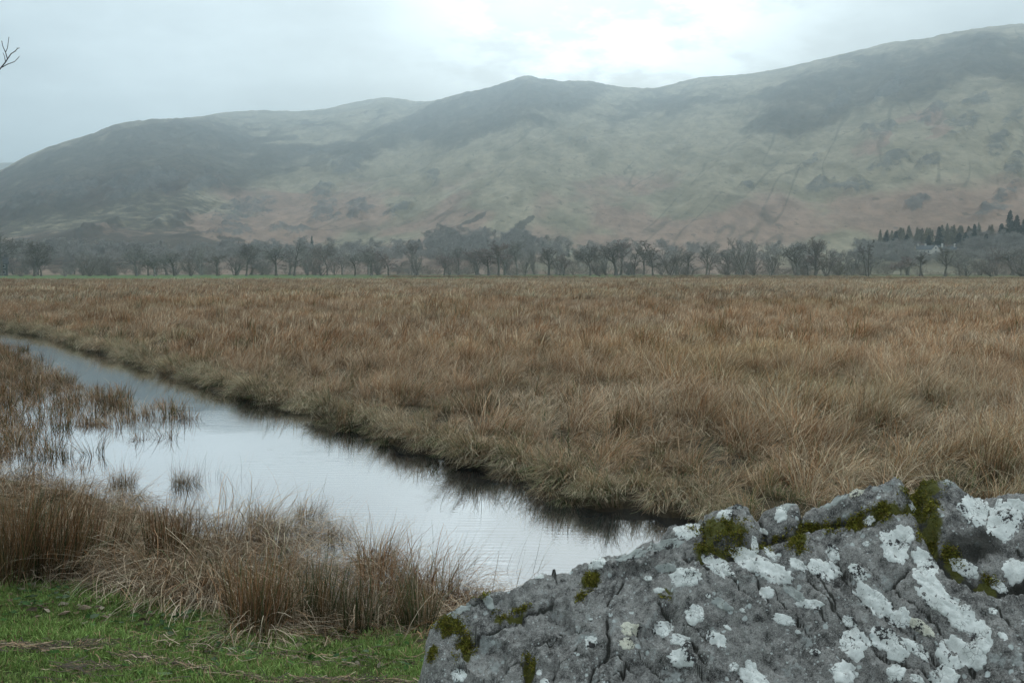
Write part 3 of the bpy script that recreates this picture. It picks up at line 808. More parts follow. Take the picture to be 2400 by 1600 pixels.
# lines of washed-up straw on the lawn
def straws(name, lines, label, width=0.05, pal=None, length=(0.03, 0.16)):
    g = g0; P0 = []; ang = []
    for pts, n_, wd in lines:
        a = np.array(pts, float) * S
        wx, wy = at_z(a[:, 0], a[:, 1], 0.0)
        poly = np.stack([wx, wy], 1)
        seg = np.diff(poly, axis=0); ln = np.hypot(*seg.T); cum = np.concatenate([[0], np.cumsum(ln)])
        s_ = g.uniform(0, cum[-1], n_); i = np.clip(np.searchsorted(cum, s_, 'right') - 1, 0, len(ln) - 1)
        f_ = (s_ - cum[i]) / ln[i]
        pp = poly[i] + seg[i] * f_[:, None] + np.stack([g.normal(0, wd, n_), g.normal(0, wd, n_)], -1)
        P0.append(pp); ang.append(np.arctan2(seg[i][:, 1], seg[i][:, 0]) + g.normal(0, 0.45, n_))
    P0 = np.vstack(P0); ang = np.concatenate(ang); n_ = len(P0)
    zg = ground(P0[:, 0], P0[:, 1])[0] + g.uniform(0.015, 0.05, n_)
    L_ = g.uniform(*length, n_); wd = g.uniform(0.001, 0.0026, n_)
    k = np.linspace(-0.5, 0.5, 4)
    bendv = g.normal(0, 0.12, n_)
    cx_, sx_ = np.cos(ang), np.sin(ang)
    V = np.zeros((n_, 4, 2, 3))
    for j, t in enumerate(k):
        o_ = bendv * L_ * (t * t - 0.1) * 2
        X_ = P0[:, 0] + cx_ * L_ * t - sx_ * o_; Y_ = P0[:, 1] + sx_ * L_ * t + cx_ * o_
        Z_ = zg + g.normal(0, 0.006, n_) + 0.02 * t * g.normal(0, 1, n_)
        for q_, sg in ((0, -1), (1, 1)):
            V[:, j, q_] = np.stack([X_ - sx_ * wd * sg, Y_ + cx_ * wd * sg, Z_ + 0.001 * sg], -1)
    idx = np.arange(n_ * 8).reshape(n_, 4, 2)
    f = np.stack([idx[:, :-1, 0], idx[:, :-1, 1], idx[:, 1:, 1], idx[:, 1:, 0]], -1).reshape(-1, 4)
    cc = np.array(pal)[g.integers(0, len(pal), n_)] * g.uniform(0.7, 1.2, (n_, 1))
    me = mesh_np(name, V.reshape(-1, 3), f, STEM, {'col': np.repeat(cc, 8, 0)}, smooth=False)
    return tag(link(name, me), label, None, kind='stuff')
straws('straw_litter', [([(-60, 1492), (60, 1488), (130, 1495), (230, 1478)], 170, 0.03), ([(270, 1502), (330, 1510), (430, 1528), (480, 1538), (520, 1550), (600, 1562), (760, 1560), (880, 1556), (975, 1556)], 380, 0.016),
                        ([(150, 1535), (280, 1545)], 90, 0.05), ([(100, 1490), (230, 1470)], 130, 0.03), ([(-60, 1560), (300, 1580), (600, 1590)], 50, 0.14), ([(300, 1440), (500, 1470), (900, 1480)], 160, 0.12)],
       'washed up straw lying in lines across the grass', pal=[TAN, STRAW, (0.20, 0.15, 0.10), (0.13, 0.10, 0.075), (0.16, 0.13, 0.10), (0.10, 0.085, 0.07)])

# --- thatch of fallen stems on the near bank between the tussocks
thatch_protos = [proto('thatch_tuft_%d' % i, 60, g0, (0.2, 0.5), 0.16, (0.5, 1.3), 1.3, ln_, 0.0066, 6, pal, 0.7)
                 for i, (pal, ln_) in enumerate([(P_STRAW, (0.8, -0.3)), (P_STRAW, (0.8, 0.3)), (P_RUSTRAW, (0.9, -0.1)), (P_STRAW, (0.3, -0.8))])]
n0 = 1300
x, y = g0.uniform(-6.6, 1.6, n0), g0.uniform(5.3, 11.5, n0)
z, ins, fld, mar, df, dn = ground(x, y)
keep = (~ins) & (~fld) & (~mar) & (lawn_depth(x, y) < -0.30 + 0.2 * fbm(x, y, 2, 3)) & ((fbm(x * 0.9, y * 0.9, 2, 181) > -0.30) | ((dn < 1.8) & (x < -1.5)))
x, y, z = x[keep], y[keep], np.maximum(z[keep], WATER); n = len(x)
s_ = g0.uniform(0.7, 1.15, n); tb = 1 + 0.2 * g0.normal(0, 1, n)
scatter('straw_thatch', thatch_protos, np.stack([x, y, z], -1), np.stack([g0.normal(0, 0.1, n), g0.normal(0, 0.1, n), g0.normal(0, 0.6, n)], -1), np.stack([s_, s_, s_], -1),
        g0.integers(0, 4, n), np.clip(np.stack([tb, tb, tb], -1), 0.5, 1.4), 'fallen straw-coloured stems matted between the near tussocks')

# --- single tussocks of the near bank
def tussock(px, py, kind, h, w, label, lean=(0, 0), z=None, n=420, group=None):
    if z is None:
        z = -0.06
        for _ in range(4):
            x_, y_ = at_z(px * S, py * S, z)
            z = float(ground(np.array([x_]), np.array([y_]))[0][0]); z = max(z, WATER)
    else:
        x_, y_ = at_z(px * S, py * S, z)
    parts = []
    if kind == 'upright':
        parts.append(tuft(int(n * 0.8), g0, (0.5 * h, 1.08 * h), w, (0.02, 0.5), 0.2, lean, 0.0068, 6, P_UP, 0.06))
        parts.append(tuft(n // 3, g0, (0.35 * h, 0.7 * h), w * 1.2, (0.3, 1.0), 0.8, lean, 0.004, 6, P_STRAW, 0.5))
    elif kind == 'green':
        parts.append(tuft(int(n * 0.75), g0, (0.5 * h, 1.1 * h), w, (0.02, 0.55), 0.16, lean, 0.0064, 6, P_UPG, 0.05))
        parts.append(tuft(n // 3, g0, (0.4 * h, 0.8 * h), w * 1.3, (0.4, 1.1), 0.9, lean, 0.004, 6, P_STRAW, 0.5))
    elif kind == 'straw':
        parts.append(tuft(n, g0, (0.7 * h, 1.9 * h), w, (0.2, 1.0), 1.15, lean, 0.0072, 8, P_STRAW, 0.4))
        parts.append(tuft(n // 8, g0, (0.8 * h, 1.5 * h), w, (0.05, 0.5), 0.3, lean, 0.0036, 6, P_UP, 0.1))
    elif kind == 'russet':
        parts.append(tuft(n, g0, (0.6 * h, 1.6 * h), w, (0.15, 0.9), 1.05, lean, 0.0068, 8, P_RUSTRAW, 0.35))
        parts.append(tuft(n // 6, g0, (0.9 * h, 1.7 * h), w, (0.05, 0.4), 0.2, lean, 0.0034, 6, P_UP, 0.1))
    elif kind == 'pond':
        parts.append(tuft(n, g0, (0.4 * h, 0.9 * h), w, (0.1, 0.8), 0.6, lean, 0.0042, 6, P_RUSTRAW + [(2, DGREEN, STRAW), (1.5, DGREEN, DRED)], 0.25))
        parts.append(tuft(n // 5, g0, (0.8 * h, 1.5 * h), w, (0.05, 0.5), 0.25, lean, 0.0030, 6, P_UP, 0.1))
    elif kind == 'sparse':
        parts.append(tuft(n, g0, (0.4 * h, 1.1 * h), w, (0.05, 0.4), 0.25, lean, 0.0030, 6, P_UPG, 0.05))
    v, f, c = merge(parts)
    c = c * {'straw': 1.15, 'russet': 1.05, 'upright': 0.85, 'green': 0.9}.get(kind, 1.0) * g0.uniform(0.85, 1.15)
    o = link('rush_tussock', mesh_np('rush_tussock', v, f, STEM, {'col': c}, smooth=False), None, (float(x_), float(y_), z))
    return tag(o, label, 'rushes', group)
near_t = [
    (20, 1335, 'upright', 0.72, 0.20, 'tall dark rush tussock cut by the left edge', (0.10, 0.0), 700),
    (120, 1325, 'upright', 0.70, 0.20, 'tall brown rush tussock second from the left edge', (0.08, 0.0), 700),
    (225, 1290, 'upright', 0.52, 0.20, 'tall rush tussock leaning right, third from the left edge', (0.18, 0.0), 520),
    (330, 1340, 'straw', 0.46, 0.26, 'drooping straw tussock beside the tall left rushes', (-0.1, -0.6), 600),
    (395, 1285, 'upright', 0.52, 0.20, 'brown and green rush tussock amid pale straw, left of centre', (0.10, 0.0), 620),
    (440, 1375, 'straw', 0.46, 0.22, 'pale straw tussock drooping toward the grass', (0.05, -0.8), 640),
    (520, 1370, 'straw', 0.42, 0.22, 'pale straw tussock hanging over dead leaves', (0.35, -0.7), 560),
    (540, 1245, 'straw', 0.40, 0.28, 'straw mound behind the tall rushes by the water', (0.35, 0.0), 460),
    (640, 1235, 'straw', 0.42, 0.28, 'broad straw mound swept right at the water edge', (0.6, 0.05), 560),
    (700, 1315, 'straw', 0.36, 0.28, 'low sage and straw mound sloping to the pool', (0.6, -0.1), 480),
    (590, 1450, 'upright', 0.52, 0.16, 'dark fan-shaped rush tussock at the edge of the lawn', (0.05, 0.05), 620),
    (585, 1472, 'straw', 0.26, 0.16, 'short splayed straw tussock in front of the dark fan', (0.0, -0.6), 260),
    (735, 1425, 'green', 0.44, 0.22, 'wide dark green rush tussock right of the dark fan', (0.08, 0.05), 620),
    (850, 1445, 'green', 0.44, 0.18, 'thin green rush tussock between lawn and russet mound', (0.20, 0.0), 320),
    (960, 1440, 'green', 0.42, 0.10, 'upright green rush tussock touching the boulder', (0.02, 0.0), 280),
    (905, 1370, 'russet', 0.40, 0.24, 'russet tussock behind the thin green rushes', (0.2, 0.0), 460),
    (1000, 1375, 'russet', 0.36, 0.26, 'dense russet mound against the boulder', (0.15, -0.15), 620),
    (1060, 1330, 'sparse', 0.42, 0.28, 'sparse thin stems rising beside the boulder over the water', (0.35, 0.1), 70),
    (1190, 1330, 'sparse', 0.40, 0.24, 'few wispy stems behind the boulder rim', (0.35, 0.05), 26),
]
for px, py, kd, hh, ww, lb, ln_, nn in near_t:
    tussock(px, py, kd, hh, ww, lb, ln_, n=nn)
pond_t = [
    (285, 1112, 'pond', 0.30, 0.14, 'dark round tussock standing in the shallow pool', (0.05, 0), 320),
    (425, 1112, 'pond', 0.32, 0.15, 'brown tussock in the pool right of the dark round one', (0.15, 0), 320),
    (600, 1195, 'pond', 0.28, 0.12, 'small green-based tussock at the straw bank tip', (0.12, 0), 200),
    (710, 1185, 'pond', 0.28, 0.13, 'dark tussock alone in the open pool', (0.18, 0), 240),
    (772, 1235, 'pond', 0.32, 0.13, 'tussock with long wispy stems near the russet clump', (0.25, 0), 260),
    (862, 1300, 'russet', 0.30, 0.15, 'upright russet clump rising from the pool edge', (0.1, 0), 420),
    (660, 1215, 'pond', 0.2, 0.10, 'low tussock in the gap beside the straw bank', (0.1, 0), 110),
    (500, 1100, 'sparse', 0.30, 0.30, 'scattered thin stems in the middle of the pool', (0.2, 0), 60),
    (560, 1150, 'sparse', 0.32, 0.25, 'scattered thin stems left of the lone pool tussock', (0.25, 0), 60),
    (330, 985, 'sparse', 0.25, 0.22, 'thin reeds at the tip of the flooded patch', (0.1, 0), 110),
    (950, 1290, 'sparse', 0.40, 0.25, 'long thin stems in front of the bright water', (0.3, 0), 60),
]
for px, py, kd, hh, ww, lb, ln_, nn in pond_t:
    tussock(px, py, kd, hh, ww, lb, ln_, z=WATER, n=nn)
field_t = [
    (1105, 960, 0.62, 'upright russet rush tussock standing above the bank sedge'), (1440, 1000, 0.55, 'narrow russet rush tussock mid field above the ditch mouth'),
    (1640, 985, 0.50, 'russet tussock left of the dark field tussock'), (1995, 990, 0.55, 'dark rush tussock in the open field at right'),
    (2285, 1110, 0.60, 'russet rush tussock just above the boulder crest'), (1310, 940, 0.5, 'green and brown tussock in mid field'), (800, 985, 0.40, 'dark tussock on the far bank by the bend'),
    (450, 845, 0.55, 'dark tall tussock on the far bank at left'),
]
for px, py, hh, lb in field_t:
    tussock(px, py, 'upright', hh, 0.18, lb, (0.2, 0.05), n=300)

# ------------------------------------------------------------------ the lichen boulder
crest_px = np.array([(940, 1640), (953, 1575), (966, 1535), (976, 1490), (981, 1450), (992, 1420), (1015, 1395), (1050, 1372), (1090, 1352), (1160, 1337), (1240, 1310), (1290, 1300), (1350, 1277), (1440, 1261), (1475, 1241),
                     (1512, 1231), (1535, 1200), (1560, 1189), (1600, 1184), (1640, 1165), (1690, 1152), (1715, 1155), (1735, 1168), (1745, 1170), (1770, 1156), (1800, 1145), (1825, 1153), (1838, 1168), (1850, 1168), (1872, 1160),
                     (1900, 1150), (1950, 1125), (2000, 1105), (2060, 1088), (2100, 1084), (2170, 1088), (2200, 1108), (2228, 1128), (2250, 1130), (2290, 1122), (2352, 1118), (2500, 1125), (2800, 1160), (3100, 1260)], float) * S
crest_y = np.interp(crest_px[:, 0], [950, 1500, 1900, 2150, 2400, 3200], [4.35, 4.25, 4.05, 3.92, 3.75, 3.4])
cxw, czw = at_y(crest_px[:, 0], crest_px[:, 1], crest_y)
gxs = np.arange(-0.62, 3.0, 0.0057); gys = np.arange(1.95, 4.75, 0.0064)
RX, RY = np.meshgrid(gxs, gys, indexing='ij')
ZC = np.interp(RX, cxw, czw, left=-0.3, right=0.3); YC = np.interp(RX, cxw, crest_y)
wob = 0.05 * fbm(RX * 2.5, RY * 0 + 3, 3, 201)
dfr = YC + wob - RY
sp_ = lambda v, e: 0.5 * (v + np.sqrt(v * v + e * e))
m_front = 0.62 + 0.25 * sstep(0.2, -0.4, RX) + 0.06 * fbm(RX * 1.1, RY * 1.1, 2, 203)
RZ = ZC - m_front * sp_(dfr, 0.05) - 3.2 * sp_(-dfr, 0.03) + 0.02
top_keep = 1 - np.exp(-(dfr / 0.10) ** 2) * 0.75
RZ = RZ + top_keep * (0.055 * fbm(RX * 1.5 + 2, RY * 1.5, 3, 205) + 0.03 * fbm(RX * 4, RY * 4, 3, 207))
ru, rv = project(RX, RY, RZ)
# foliation running down to the right
fx_, fy_ = (ru - rv * 0.9) / 100.0, (ru * 0.9 + rv) / 100.0
fol = ridged(fx_ * 1.1 + 0.3 * fbm(fx_, fy_, 2, 3), fy_ * 0.16, 3, 211)
folw = sstep(1350, 1600, ru)
tk2 = 1 - 0.35 * np.exp(-(dfr / 0.08) ** 2)
RZ = RZ + 0.022 * fol * (0.35 + 0.65 * folw) * tk2
# blocky steps: tilted cells
def cells(u, v, seed):
    iu, iv = np.floor(u), np.floor(v); best = np.full(u.shape, 9.0); sec = np.full(u.shape, 9.0); cid = np.zeros(u.shape); du = np.zeros(u.shape); dv = np.zeros(u.shape)
    for a_ in (-1, 0, 1):
        for b_ in (-1, 0, 1):
            cx2, cy2 = iu + a_, iv + b_
            ppx = cx2 + 0.1 + 0.8 * _hash(cx2, cy2, seed); ppy = cy2 + 0.1 + 0.8 * _hash(cx2, cy2, seed + 1)
            d_ = np.hypot(u - ppx, v - ppy); m_ = d_ < best
            sec = np.where(m_, best, np.minimum(sec, d_)); best = np.where(m_, d_, best)
            cid = np.where(m_, _hash(cx2, cy2, seed + 2), cid); du = np.where(m_, u - ppx, du); dv = np.where(m_, v - ppy, dv)
    return best, sec, cid, du, dv
wpx, wpy = ru + 30 * fbm(ru / 60, rv / 60, 3, 221), rv + 30 * fbm(ru / 60, rv / 60, 3, 223)
b1, s1, id1, du1, dv1 = cells(wpx / 110, wpy / 75, 231)
leftw = 1 - 0.55 * folw
RZ = RZ + (0.5 * tk2 + 0.5 * top_keep) * leftw * (0.075 * (id1 - 0.5) + 0.10 * (du1 * (id1 - 0.5) + dv1 * (np.mod(id1 * 7.3, 1) - 0.5)))
b2, s2, id2, du2, dv2 = cells(wpx / 34, wpy / 24, 237)
RZ = RZ + tk2 * (0.020 * (id2 - 0.5)) * (0.6 + 0.4 * leftw)
RZ = RZ + 0.013 * fbm(RX * 16, RY * 16, 4, 241, 0.62) + 0.008 * ridged(RX * 34, RY * 34, 2, 243)
DARK_ROCK_SHADE = np.zeros(ru.shape)
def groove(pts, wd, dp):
    global RZ, DARK_ROCK_SHADE
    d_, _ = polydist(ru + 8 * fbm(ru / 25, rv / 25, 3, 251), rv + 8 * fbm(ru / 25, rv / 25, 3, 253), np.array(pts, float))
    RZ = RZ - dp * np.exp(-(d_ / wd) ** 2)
    DARK_ROCK_SHADE = np.maximum(DARK_ROCK_SHADE, np.exp(-(d_ / (0.8 * wd)) ** 2))  # shade of the grooves painted into the rock colour
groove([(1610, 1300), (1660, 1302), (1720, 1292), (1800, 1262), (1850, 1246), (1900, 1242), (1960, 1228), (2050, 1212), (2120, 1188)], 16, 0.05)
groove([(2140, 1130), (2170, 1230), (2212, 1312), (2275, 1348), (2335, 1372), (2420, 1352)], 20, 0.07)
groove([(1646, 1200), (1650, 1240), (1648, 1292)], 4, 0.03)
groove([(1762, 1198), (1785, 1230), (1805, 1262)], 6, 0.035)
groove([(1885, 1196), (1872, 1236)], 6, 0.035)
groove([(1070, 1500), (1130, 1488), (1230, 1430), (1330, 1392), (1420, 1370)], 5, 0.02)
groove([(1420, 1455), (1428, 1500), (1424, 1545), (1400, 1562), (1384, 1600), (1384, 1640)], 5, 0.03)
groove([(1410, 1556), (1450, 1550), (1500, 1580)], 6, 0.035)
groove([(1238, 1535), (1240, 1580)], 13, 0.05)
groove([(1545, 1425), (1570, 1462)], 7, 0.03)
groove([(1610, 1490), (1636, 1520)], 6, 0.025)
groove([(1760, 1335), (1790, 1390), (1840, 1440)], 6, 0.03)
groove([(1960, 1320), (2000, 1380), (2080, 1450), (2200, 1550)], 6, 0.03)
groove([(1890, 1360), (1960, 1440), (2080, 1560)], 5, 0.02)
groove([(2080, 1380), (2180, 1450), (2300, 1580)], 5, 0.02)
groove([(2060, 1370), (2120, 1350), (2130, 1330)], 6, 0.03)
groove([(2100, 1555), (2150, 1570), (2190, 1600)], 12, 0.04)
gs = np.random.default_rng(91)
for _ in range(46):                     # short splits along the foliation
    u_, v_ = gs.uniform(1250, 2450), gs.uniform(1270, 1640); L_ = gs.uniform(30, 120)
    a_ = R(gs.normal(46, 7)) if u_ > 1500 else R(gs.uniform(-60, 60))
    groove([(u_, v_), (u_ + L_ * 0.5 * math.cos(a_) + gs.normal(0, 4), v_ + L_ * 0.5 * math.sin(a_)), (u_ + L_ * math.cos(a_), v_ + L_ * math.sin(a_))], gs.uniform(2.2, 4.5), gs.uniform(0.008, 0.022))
DARK_ROCK_SHADE = np.maximum(DARK_ROCK_SHADE, 0.7 * sstep(0.10, 0.03, s1 - b1) * leftw * sstep(-0.1, 0.3, fbm(ru / 70, rv / 70, 2, 255)))
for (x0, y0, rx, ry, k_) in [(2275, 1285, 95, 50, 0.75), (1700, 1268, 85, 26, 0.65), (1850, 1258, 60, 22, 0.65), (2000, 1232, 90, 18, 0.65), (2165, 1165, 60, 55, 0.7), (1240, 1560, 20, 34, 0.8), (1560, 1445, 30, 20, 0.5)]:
    DARK_ROCK_SHADE = np.maximum(DARK_ROCK_SHADE, k_ * (1 - sstep(0.4, 1.3, np.hypot((ru - x0) / rx, (rv - y0) / ry))))     # dark rock and moss, with the shadow behind the crest painted in
RZ = np.maximum(RZ, -0.35)
b = NT('boulder_rock')
p = b.pos()
n1 = b.noise(p, 5.0, 8, 0.65); n2 = b.noise(p, 28.0, 6, 0.7); n3_ = b.noise(p, 2.2, 4, 0.5); n4 = b.noise(p, 90.0, 4, 0.7)
c = b.mix(b.ramp(n1, 0.32, 0.68), (0.078, 0.073, 0.068), (0.30, 0.284, 0.265))
c = b.mix(b.math('MULTIPLY', b.ramp(n2, 0.47, 0.62), 0.75), c, (0.38, 0.365, 0.34))
c = b.mix(b.math('MULTIPLY', b.ramp(n2, 0.46, 0.34), 0.85), c, (0.022, 0.021, 0.020))
c = b.mix(b.math('MULTIPLY', b.ramp(n4, 0.55, 0.68), 0.5), c, (0.42, 0.405, 0.38))
c = b.mix(b.math('MULTIPLY', b.ramp(n4, 0.42, 0.32), 0.6), c, (0.03, 0.028, 0.026))
n7 = b.noise(p, 210.0, 3, 0.7)
c = b.mix(b.math('MULTIPLY', b.ramp(n7, 0.52, 0.66), 0.55), c, (0.46, 0.445, 0.42))
c = b.mix(b.math('MULTIPLY', b.ramp(n7, 0.46, 0.32), 0.7), c, (0.025, 0.024, 0.022))
# thin grey crust in patches and small round white spots
crust = b.math('MULTIPLY', b.ramp(b.math('ADD', b.noise(p, 6.0, 5, 0.6), b.math('MULTIPLY', n2, 0.6)), 0.90, 1.0), 0.6)
c = b.mix(crust, c, (0.36, 0.38, 0.365))
vd = b.voro(b.n('ShaderNodeVectorMath', operation='ADD').outputs[0], 1.0) if False else b.voro(p, 15.0)
spot = b.math('MULTIPLY', b.ramp(b.math('ADD', vd, b.math('MULTIPLY', n2, 0.30)), 0.33, 0.27), b.ramp(b.noise(p, 4.0, 2), 0.38, 0.52))
c = b.mix(spot, c, (0.56, 0.59, 0.57))
vd2 = b.voro(p, 42.0)
spot2 = b.math('MULTIPLY', b.ramp(b.math('ADD', vd2, b.math('MULTIPLY', n4, 0.3)), 0.36, 0.30), b.ramp(b.noise(p, 7.0, 2), 0.42, 0.54))
c = b.mix(b.math('MULTIPLY', spot2, 0.85), c, (0.52, 0.54, 0.52))
dark_rock_shade = b.attr('dark_rock_shade', 'GEOMETRY', 'Fac')
c = b.mix(b.math('MULTIPLY', b.ramp(b.math('ADD', dark_rock_shade, b.math('MULTIPLY', b.math('SUBTRACT', n2, 0.5), 0.8)), 0.3, 0.8), 0.9), c, (0.022, 0.021, 0.016))
mossa = b.attr('moss', 'GEOMETRY', 'Fac')
mm_ = b.ramp(b.math('ADD', mossa, b.math('MULTIPLY', b.math('SUBTRACT', b.noise(p, 13.0, 6, 0.65), 0.5), 2.2)), 0.5, 0.85)
c = b.mix(mm_, c, b.mix(n4, (0.045, 0.046, 0.014), (0.14, 0.135, 0.03)))
nm = b.bump(n2, 0.55, 0.02)
nm = b.bump(n4, 0.8, 0.010, nm)
ROCK_MAT = b.done(b.bsdf(c, 0.85, 0.25, nm))
moss_px = [(1692, 1242, 62, 26, 0), (1652, 1286, 26, 20, 0), (1870, 1274, 24, 22, 0), (1894, 1236, 44, 12, -8), (1985, 1230, 66, 14, -6), (2075, 1196, 62, 20, -15), (2157, 1143, 52, 36, 0), (2150, 1185, 46, 24, 10),
           (2180, 1242, 30, 48, -15), (2235, 1306, 36, 18, 40), (2310, 1355, 36, 10, 20), (1054, 1463, 34, 26, 0), (1086, 1513, 26, 32, 0), (1120, 1387, 22, 17, 0), (1382, 1356, 28, 18, -25), (1368, 1392, 22, 10, -40),
           (1168, 1442, 14, 14, 0), (1012, 1530, 14, 18, 0), (1567, 1402, 18, 5, 30), (1760, 1280, 40, 10, 10), (1240, 1560, 16, 26, 0), (1700, 1292, 46, 10, 5), (1800, 1265, 34, 10, -10), (1210, 1432, 40, 6, -25)]
mossv = np.zeros(ru.shape)
for (x0, y0, rx, ry, a) in moss_px:
    c_, s2_ = math.cos(R(a)), math.sin(R(a))
    X_, Y_ = (ru - x0) * c_ + (rv - y0) * s2_, -(ru - x0) * s2_ + (rv - y0) * c_
    mossv = np.maximum(mossv, 1 - sstep(0.3, 1.5, np.hypot(X_ / rx, Y_ / ry)))
RV = np.stack([RX, RY, RZ], -1).reshape(-1, 3)
RF = grid_faces(len(gxs), len(gys))
live = (RZ.ravel()[RF] > -0.34).any(axis=1)
RF = RF[live]
used = np.unique(RF); remap = np.full(len(RV), -1); remap[used] = np.arange(len(used))
RV2, RF2, MV2, DV2 = RV[used], remap[RF], mossv.ravel()[used], DARK_ROCK_SHADE.ravel()[used]
boulder = thing('boulder', 'big grey boulder with white lichen and green moss filling the lower right', 'boulder', (0, 0, 0))
link('rock', mesh_np('rock', RV2, RF2, ROCK_MAT, {'moss': MV2, 'dark_rock_shade': DV2}), boulder)
bvh = BVHTree.FromPolygons([tuple(q_) for q_ in RV2.tolist()], RF2.tolist())
cam_o = Vector((0, 0, CAMZ))
def hit(u, v):
    d = ray(u, v); d = Vector((float(d[0]), float(d[1]), float(d[2]))).normalized()
    return bvh.ray_cast(cam_o, d)
def lichen_mat(name, c1, c2):
    b = NT(name); p = b.pos()
    n = b.noise(p, 30.0, 6, 0.7); n2 = b.noise(p, 110.0, 4, 0.7)
    c = b.mix(b.ramp(n, 0.35, 0.65), c1, c2)
    hole = b.ramp(b.math('ADD', b.noise(p, 9.0, 3, 0.5), b.math('MULTIPLY', b.noise(p, 60.0, 5, 0.75), 0.9)), 1.035, 1.10)
    vein = b.math('MULTIPLY', b.ramp(b.voro(b.pos((1, 1, 1)), 55.0, 'DISTANCE_TO_EDGE'), 0.045, 0.01), b.ramp(b.noise(p, 14.0, 3), 0.52, 0.62))
    c = b.mix(b.math('MULTIPLY', b.ramp(n2, 0.56, 0.68), 0.35), c, (0.36, 0.36, 0.33))
    c = b.mix(hole, c, (0.05, 0.046, 0.045)); c = b.mix(b.math('MULTIPLY', vein, 0.85), c, (0.07, 0.065, 0.06))
    return b.done(b.bsdf(c, 0.9, 0.15, b.bump(n2, 0.5, 0.004, b.bump(n, 0.4, 0.012))))
LICHEN = lichen_mat('white_lichen', (0.60, 0.605, 0.575), (0.76, 0.765, 0.73))
LICHEN_CREAM = lichen_mat('cream_lichen', (0.55, 0.52, 0.42), (0.66, 0.64, 0.54))
LICHEN_GREY = lichen_mat('grey_lichen', (0.30, 0.315, 0.30), (0.42, 0.43, 0.40))
lichens = [(1610, 1238, 34, 24, 10), (1608, 1351, 42, 24, 0), (1682, 1325, 46, 20, 35), (1757, 1312, 54, 26, 22), (1769, 1276, 9, 22, -10), (1818, 1345, 46, 24, 18), (1797, 1388, 18, 17, 0), (1806, 1298, 24, 8, 45),
           (1870, 1322, 26, 12, 30), (1931, 1335, 43, 25, 25), (1952, 1296, 14, 25, -20), (2011, 1342, 29, 17, 45), (2095, 1280, 46, 30, 55), (2120, 1250, 28, 20, 30), (2170, 1318, 40, 24, 48), (2258, 1330, 42, 20, 25),
           (2177, 1363, 46, 19, 35), (2205, 1407, 62, 30, 35), (2258, 1452, 42, 32, 30), (2298, 1490, 28, 40, -15), (2044, 1403, 54, 24, 45), (2068, 1425, 30, 24, 20), (2112, 1448, 27, 25, 0), (1991, 1456, 21, 13, 25),
           (2003, 1506, 33, 40, -10), (1979, 1576, 30, 30, 0), (2072, 1496, 38, 30, 30), (2104, 1532, 28, 20, 0), (2145, 1520, 44, 15, 35), (2100, 1576, 25, 23, 0), (2238, 1528, 45, 40, 20), (2213, 1585, 36, 26, 0),
           (2285, 1541, 26, 32, -30), (2339, 1371, 30, 13, 40), (2378, 1339, 30, 32, 0), (2286, 1189, 36, 42, -15), (2352, 1222, 44, 46, 0), (2378, 1188, 34, 22, 0), (1838, 1452, 29, 14, 18), (1898, 1415, 36, 13, 5),
           (1628, 1440, 24, 25, 0), (1680, 1496, 29, 17, 35), (1551, 1472, 25, 20, 0), (1595, 1500, 25, 17, 20), (1599, 1542, 33, 24, 0), (1761, 1561, 17, 12, 45), (1720, 1563, 12, 12, 0), (1765, 1588, 40, 20, 30),
           (2036, 1220, 17, 10, -20), (2137, 1185, 7, 15, -25), (1910, 1528, 13, 8, 10), (1543, 1383, 13, 8, 0), (1519, 1355, 11, 6, 0), (2326, 1432, 14, 8, 15), (1400, 1318, 23, 16, -15), (1385, 1504, 17, 15, 0),
           (1075, 1582, 20, 18, 0), (1262, 1350, 14, 7, 0), (1276, 1596, 10, 8, 0), (1264, 1576, 7, 7, 0), (2350, 1490, 16, 7, 40), (1620, 1460, 5, 5, 0), (1705, 1470, 10, 5, 30), (1560, 1565, 6, 5, 0), (1870, 1480, 8, 5, 20),
           (1740, 1430, 9, 5, 20), (1660, 1395, 8, 5, 40), (2030, 1275, 9, 6, 0), (1790, 1245, 12, 7, 30), (1700, 1205, 22, 12, -10), (1830, 1205, 16, 18, 20), (2150, 1590, 20, 10, 30), (1890, 1180, 20, 9, -10)]
for _ in range(34):                     # the crust goes on over the part of the boulder outside the picture
    lichens.append((gs.uniform(2430, 2950), gs.uniform(1190, 1900), gs.uniform(14, 48), gs.uniform(10, 34), gs.normal(35, 15)))
for _ in range(26):
    lichens.append((gs.uniform(1050, 2450), gs.uniform(1630, 2000), gs.uniform(12, 44), gs.uniform(10, 32), gs.normal(35, 15)))
creams = [(1476, 1474, 23, 19, 10), (1470, 1508, 18, 15, 0), (2010, 1150, 26, 12, -35), (2060, 1128, 22, 9, -25), (2160, 1470, 40, 14, 35)]
greys = [(1146, 1412, 11, 20, -20), (1070, 1422, 36, 20, -20), (1320, 1285, 40, 7, -15), (1720, 1180, 30, 14, 0), (1835, 1180, 28, 16, 10), (1960, 1165, 46, 16, -28), (2080, 1108, 50, 10, -8), (2215, 1120, 26, 12, 40), (1560, 1275, 44, 14, -10), (1480, 1300, 40, 12, -15), (1690, 1415, 30, 12, 30), (1860, 1390, 34, 12, 35), (1560, 1330, 26, 12, 0)]
